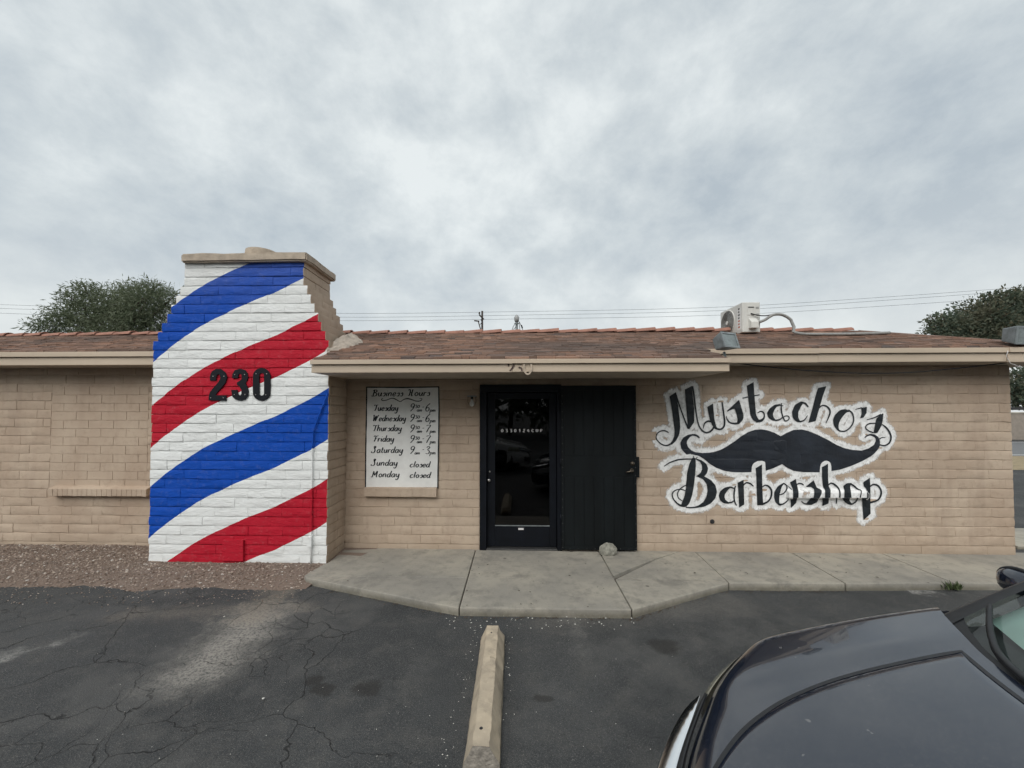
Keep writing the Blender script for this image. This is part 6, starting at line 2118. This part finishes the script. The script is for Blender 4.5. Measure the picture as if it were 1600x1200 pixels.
def car(name, label, loc, rz, paint, full=True):
    t = empty(name, loc, rz)
    tag(t, label, 'car', 'parked cars')
    def put(mb, nm, mat, parent=None, smooth=True, bevel=0, auto=None):
        me = mb.mesh(nm, smooth, [mat])
        bm = bmesh.new(); bm.from_mesh(me)
        bmesh.ops.recalc_face_normals(bm, faces=bm.faces)
        if bevel:
            bmesh.ops.bevel(bm, geom=[e_ for e_ in bm.edges if len(e_.link_faces) == 2 and e_.calc_face_angle(0) > 0.5], offset=bevel, segments=2, affect='EDGES')
        bm.to_mesh(me); bm.free()
        if auto: me.set_sharp_from_angle(angle=auto)
        o = bpy.data.objects.new(nm, me)
        COL.objects.link(o)
        o.parent = parent or t
        return o
    # body shell: top of the nose and fenders
    lys = [HWID * math.sin(math.pi / 2 * k / 30) * (1 if True else 1) for k in range(-30, 31)]
    mb = MB()
    rows = []
    for ly in lys:
        f, c_ = lfront(ly), lcowl(ly)
        r_ = []
        for k in range(40):
            s_ = (k / 39) ** 1.5
            lx = f + (c_ - f) * s_
            r_.append((lx, ly, zbody(lx, ly)))
        rows.append(r_)
    mb.grid(rows)
    # nose: down from the front edge
    rows = []
    for ly in lys:
        f = lfront(ly)
        nx, ny = -1.0, 0.0
        e0 = (lfront(ly + 0.01) - lfront(ly - 0.01)) / 0.02
        nrm = Vector((-1, e0, 0)).normalized()
        z0 = zbody(f, ly)
        r_ = []
        for (dz, out) in ((0, 0), (-0.02, 0.012), (-0.05, 0.024), (-0.10, 0.034), (-0.16, 0.05), (-0.22, 0.065), (-0.30, 0.075), (-0.38, 0.07), (-0.45, 0.045), (-0.50, 0.0)):
            r_.append((f + nrm.x * out, ly + nrm.y * out * 0.5, z0 + dz))
        rows.append(r_)
    mb.grid(rows)
    # flanks with wheel openings
    for sgn in (-1, 1):
        rows = []
        for k in range(96):
            lx = 0.70 + (4.42 - 0.70) * k / 95
            zt = zbody(min(lx, 1.5), HWID) if lx < 1.5 else 0.885 + 0.01 * math.sin((lx - 1.5) * 1.1)
            tap = 0.13 * sm((lx - 3.7) / 0.75) ** 2
            r_ = []
            for j in range(13):
                v = j / 12
                z = zt + (0.20 - zt) * v
                bul = 0.028 * math.sin(math.pi * min(1, v * 1.3)) - 0.03 * v ** 4
                for wx in (0.86, 3.42):
                    pass
                r_.append((lx, sgn * (HWID - tap + bul), z))
            rows.append(r_)
        n, m_ = len(rows), len(rows[0])
        b = len(mb.v)
        for r_ in rows: mb.v += r_
        for i in range(n - 1):
            for j in range(m_ - 1):
                cx_ = (rows[i][j][0] + rows[i + 1][j][0]) / 2
                cz = (rows[i][j][2] + rows[i][j + 1][2]) / 2
                if any(math.hypot(cx_ - wx, cz - 0.32) < 0.36 for wx in (0.86, 3.42)): continue
                mb.f.append((b + i * m_ + j, b + i * m_ + j + 1, b + (i + 1) * m_ + j + 1, b + (i + 1) * m_ + j)); mb.mi.append(0)
    # belt shelf behind the cowl, trunk and tail
    rows = []
    for k in range(20):
        lx = 3.55 + 0.90 * k / 19
        tap = 0.13 * sm((lx - 3.7) / 0.75) ** 2
        rows.append([(lx + 0.06 * (1 - u * u), u * (HWID - tap), 0.885 + 0.10 * (1 - u ** 4) * (1 - 0.25 * (k / 19) ** 3)) for u in np.linspace(-1, 1, 21)])
    mb.grid(rows)
    rows2 = [rows[-1]]
    for (dx, z) in ((0.03, 0.80), (0.035, 0.6), (0.05, 0.5), (0.03, 0.3), (-0.05, 0.22)):
        rows2.append([(x + dx, y, z) for (x, y, _) in rows[-1]])
    mb.grid(rows2)
    for sgn in (-1, 1):
        mb.grid([[(1.5 + 2.1 * k / 20, sgn * HWID, 0.885 + 0.01 * math.sin((2.1 * k / 20) * 1.1)), (1.5 + 2.1 * k / 20, sgn * 0.80, 0.925)] for k in range(21)])
    body = put(mb, 'body', paint)
    # hood panel
    HWT = [(0.04, .20), (.08, .25), (.13, .30), (.2, .355), (.3, .42), (.4, .468), (.5, .503), (.65, .537), (.8, .558), (1.0, .575), (1.2, .588), (1.5, .60)]
    HWT = [tuple(p) for p in smooth_path(HWT, 0.02)]
    rows = []
    for v in np.linspace(-1, 1, 49):
        rr_ = []
        f, c_ = 0.050 + 0.08 * v * v, lcowl(v * 0.585) - 0.055
        for k in range(48):
            s_ = (k / 47) ** 1.25
            lx = f + (c_ - f) * s_
            ly = v * lerp_table(HWT, lx)
            ed = min(1.0, (1 - abs(v)) * 0.5 / 0.02, s_ * (c_ - f) / 0.02, (1 - s_) * (c_ - f) / 0.02)
            rr_.append((lx, ly, zbody(lx, ly) + 0.0075 * sm(ed) - 0.0025))
        rows.append(rr_)
    hood = put(MB().grid(rows), 'hood', paint)
    # dark shut line round the hood
    per = [r_[0] for r_ in rows] + rows[-1][1:] + [r_[-1] for r_ in rows[::-1]][1:] + rows[0][::-1][1:]
    np_ = len(per)
    strip = []
    for i in range(np_):
        p0, p1 = Vector(per[i - 3]), Vector(per[(i + 3) % np_])
        t_ = (p1 - p0)
        n_ = Vector((t_.y, -t_.x, 0)).normalized()
        q0, q1 = Vector(per[i]) - n_ * 0.007, Vector(per[i]) + n_ * 0.007
        strip.append([(q0.x, q0.y, zbody(q0.x, q0.y) + 0.0018), (q1.x, q1.y, zbody(q1.x, q1.y) + 0.0018)])
    strip.append(strip[0])
    put(MB().grid(strip), 'shut_line', M['plastic'], hood)
    # grille, chrome bar, headlights, lower intake
    def nose(ly, dz, out):
        f = lfront(ly)
        e0 = (lfront(ly + 0.01) - lfront(ly - 0.01)) / 0.02
        nrm = Vector((-1, e0, 0)).normalized()
        return Vector((f + nrm.x * out, ly + nrm.y * out, zbody(f, ly) + dz))
    L1 = list(np.linspace(-0.66, 0.66, 49))
    put(MB().grid([[nose(y, -0.004, 0.016), nose(y, -0.03, 0.030), nose(y, -0.075, 0.046)] for y in L1]), 'grille', M['plastic'])
    for k in range(3):
        put(MB().tube([nose(y, -0.018 - 0.02 * k, 0.028 + 0.008 * k) for y in L1], 0.005, 6), 'grille_bar', M['plastic'])
    put(MB().grid([[nose(y, -0.056 + 0.02 * (abs(y) / .66) ** 12, 0.050), nose(y, -0.060 + 0.018 * (abs(y) / .66) ** 12, 0.050 + 0.050 * (1 - (abs(y) / .67) ** 12)), nose(y, -0.083 + 0.03 * (abs(y) / .66) ** 12, 0.050 + 0.062 * (1 - (abs(y) / .67) ** 12)), nose(y, -0.105 + 0.045 * (abs(y) / .66) ** 12, 0.050 + 0.052 * (1 - (abs(y) / .67) ** 12))] for y in L1]), 'chrome_bar', M['chrome'])
    for sgn in (-1, 1):
        L2 = [sgn * (0.665 + 0.235 * k / 20) for k in range(21)]
        w_ = lambda k: math.sin(math.pi * min(1, (k + 3) / 24)) ** 0.6
        put(MB().grid([[nose(y, -0.028, 0.024), nose(y, -0.045 - 0.01 * w_(k), 0.030 + 0.022 * w_(k)), nose(y, -0.09 - 0.02 * w_(k), 0.036 + 0.026 * w_(k)), nose(y, -0.15, 0.046)] for k, y in enumerate(L2)]), 'headlight', simple('yellowed_headlight', (0.36, 0.345, 0.26), 0.12, 0.15, 20, bump=0, coat=0.6))
    put(MB().grid([[nose(y, -0.27, 0.082), nose(y, -0.42, 0.066)] for y in np.linspace(-0.5, 0.5, 31)]), 'lower_intake', M['plastic'])
    # windshield, cowl, roof, glass
    def ws(u, s_):
        ly0, ly1 = u * 0.80, u * 0.60
        x0, x1 = lcowl(ly0) + 0.005, 2.02 + 0.10 * u * u
        z0, z1 = zbody(lcowl(ly0), ly0) - 0.012, 1.43 - 0.05 * u * u
        return (x0 + (x1 - x0) * s_, ly0 + (ly1 - ly0) * s_, z0 + (z1 - z0) * s_ + 0.045 * math.sin(math.pi * s_))
    US = np.linspace(-1, 1, 25)
    put(MB().grid([[ws(u, s_) for s_ in np.linspace(0, 1, 14)] for u in US]), 'windshield', M['windshield'])
    def lift(p, d_): return (p[0] - d_ * 0.5, p[1], p[2] + d_)
    put(MB().grid([[lift(ws(u, s_), 0.004) for s_ in np.linspace(-0.02, 0.018 + 0.05 * abs(u) ** 8, 4)] for u in US]), 'cowl_panel', M['plastic'])
    for sgn in (-1, 1):
        rows = []
        for s_ in np.linspace(-0.03, 1.02, 16):
            a = Vector(ws(sgn * 1.0, s_))
            wid = 0.03 * (1 - s_) ** 3 + 0.035
            inn = Vector(ws(sgn * (1 - wid), s_)) + Vector((-0.004, 0, 0.007))
            o1 = a + Vector((0.012, sgn * 0.032, -0.002))
            o2 = a + Vector((0.04, sgn * 0.050, -0.045))
            rows.append([inn, a + Vector((-0.004, 0, 0.014)), o1, o2])
        put(MB().grid(rows), 'windshield_pillar', M['plastic'] if True else paint)
    # sunshade and dashboard inside
    put(MB().grid([[(ws(u * 0.95, s_)[0] + 0.05, ws(u * 0.95, s_)[1], ws(u * 0.95, s_)[2] - 0.03) for s_ in (0.10, 0.3, 0.5, 0.75, 0.95)] for u in US]), 'sunshade', M['sunshade'])
    put(MB().grid([[(ws(u * 0.97, 0.05)[0], ws(u * 0.97, 0)[1], 0.955), (ws(u * 0.9, 0)[0] + 0.35, ws(u * 0.95, 0)[1], 0.985), (2.05, u * 0.7, 0.93), (2.1, u * 0.7, 0.6)] for u in US]), 'dashboard', M['dash'])
    rows = []
    for k in range(16):
        s_ = k / 15
        lx = 2.02 + 1.35 * s_
        rows.append([(lx + 0.10 * u * u * (1 - s_), u * (0.60 - 0.02 * s_), 1.43 - 0.05 * u * u + 0.035 * math.sin(math.pi * s_) - 0.03 * s_) for u in US])
    put(MB().grid(rows), 'roof_panel', paint)
    put(MB().grid([[(3.37 + 0.5 * s_, u * (0.58 + 0.18 * s_), 1.40 - 0.05 * u * u + (0.965 - 1.40 + 0.05 * u * u) * s_ + 0.03 * math.sin(math.pi * s_)) for s_ in np.linspace(0, 1, 8)] for u in US]), 'rear_window', M['side_glass'])
    for sgn in (-1, 1):
        xs_ = np.linspace(0, 1, 22)
        top = lambda s_: Vector((2.12 + 1.25 * s_, sgn * (0.605 - 0.02 * s_), 1.375 - 0.03 * s_ + 0.03 * math.sin(math.pi * s_)))
        bot = lambda s_: Vector((1.56 + 2.35 * s_, sgn * (0.86 - 0.02 * s_), 0.915))
        put(MB().grid([[bot(s_) + (top(s_) - bot(s_)) * v + Vector((0, sgn * 0.035 * math.sin(math.pi * v), 0)) for v in np.linspace(0, 1, 7)] for s_ in xs_]), 'side_window', M['side_glass'])
        for s_ in (0.42, 0.80):
            put(MB().grid([[bot(s_ + d_) + (top(s_ + d_) - bot(s_ + d_)) * v + Vector((0, sgn * (0.035 * math.sin(math.pi * v) + 0.004), 0)) for v in np.linspace(0, 1, 7)] for d_ in (-0.018, 0.018)]), 'window_pillar', M['plastic'])
        # door mirror
        c_ = Vector((1.90, sgn * 0.985, 1.05))
        bm = bmesh.new()
        bmesh.ops.create_uvsphere(bm, u_segments=20, v_segments=12, radius=1)
        for v in bm.verts:
            x, y, z = v.co
            k_ = 1.0
            v.co = (c_.x + (x * 0.075 if x < 0 else x * 0.05), c_.y + math.copysign(abs(y) ** 0.75, y) * 0.088, c_.z + math.copysign(abs(z) ** 0.75, z) * 0.060)
        me = bpy.data.meshes.new('door_mirror'); bm.to_mesh(me); bm.free()
        me.polygons.foreach_set('use_smooth', [True] * len(me.polygons))
        me.materials.append(paint)
        o = bpy.data.objects.new('door_mirror', me); COL.objects.link(o); o.parent = t
        put(MB().tube([(c_.x - 0.075, c_.y - sgn * 0.06 + y, c_.z + 0.046 + 0.025 * math.cos(y * 9)) for y in np.linspace(-0.07, 0.17, 8)] if False else [c_ + Vector((-0.02, sgn * 0.084 * math.cos(a), 0.056 * math.sin(a) + 0.006)) for a in np.linspace(0.1, 3.0, 14)], 0.009, 6), 'mirror_trim', M['plastic'], o)
        put(MB().tube([(1.80, sgn * 0.86, 0.93), (1.86, sgn * 0.95, 0.99)], 0.03, 8), 'mirror_stem', M['plastic'], o)
        # door shut lines and handles
        for lx in (1.42, 2.45, 3.3):
            put(MB().tube([(lx + 0.02 * math.sin(k), sgn * (HWID + 0.0275 * math.sin(math.pi * min(1, (k / 8) * 1.3))), 0.88 - 0.58 * k / 8) for k in range(9)], 0.004, 4), 'door_gap', M['plastic'])
        for lx in (2.22, 3.1):
            put(MB().tube([(lx, sgn * (HWID + 0.03), 0.80), (lx + 0.08, sgn * (HWID + 0.05), 0.805), (lx + 0.17, sgn * (HWID + 0.03), 0.80)], 0.012, 8), 'door_handle', paint)
        # wheels
        for wx in (0.86, 3.42):
            w_ = MB().lathe((wx, sgn * 0.70, 0.32), (0, sgn, 0), [(0.20, 0), (0.30, 0.0), (0.32, 0.03), (0.32, 0.17), (0.30, 0.20), (0.225, 0.205), (0.215, 0.17)], 32, False)
            wo = put(w_, 'wheel', M['rubber'])
            rm = MB().lathe((wx, sgn * 0.84, 0.32), (0, sgn, 0), [(0.22, 0.03), (0.215, 0.045), (0.19, 0.02), (0.05, 0.035), (0.045, 0.05)], 30)
            put(rm, 'rim', M['rim'], wo)
            put(MB().lathe((wx, sgn * 0.45, 0.34), (0, sgn, 0), [(0.37, 0), (0.37, 0.45)], 24), 'wheel_well', M['plastic'], body)
    # wipers
    for wpts in (((0.30, 0.015), (0.60, 0.025), (0.76, 0.07), (0.92, 0.15)), ((-0.40, 0.015), (0.0, 0.03), (0.32, 0.055), (0.52, 0.075))):
        sp_ = smooth_path(wpts, 0.03)
        pts = [Vector(lift(ws(p[0], p[1]), 0.020)) for p in sp_]
        n = len(pts)
        wp = put(MB().tube(pts, list(np.linspace(0.015, 0.008, n)), 7), 'wiper', M['plastic'])
        bl = [p + Vector((-0.006, 0, -0.009)) for p in pts[n // 3:]]
        put(MB().tube(bl, 0.006, 5), 'wiper_blade', M['rubber'], wp)
    put(MB().box((0.30, -0.75, 0.17), (4.2, 0.75, 0.24)), 'floor_pan', M['plastic'], smooth=False)
    return t


car('parked_car', 'dark navy sedan with dusty hood parked at the lower right', (0.44, 0.93, 0), 0, M['navy'])
car('parked_car', 'white car behind the viewer, mirrored in the door glass', (0.40, -2.6, 0), math.pi, M['white_car'])
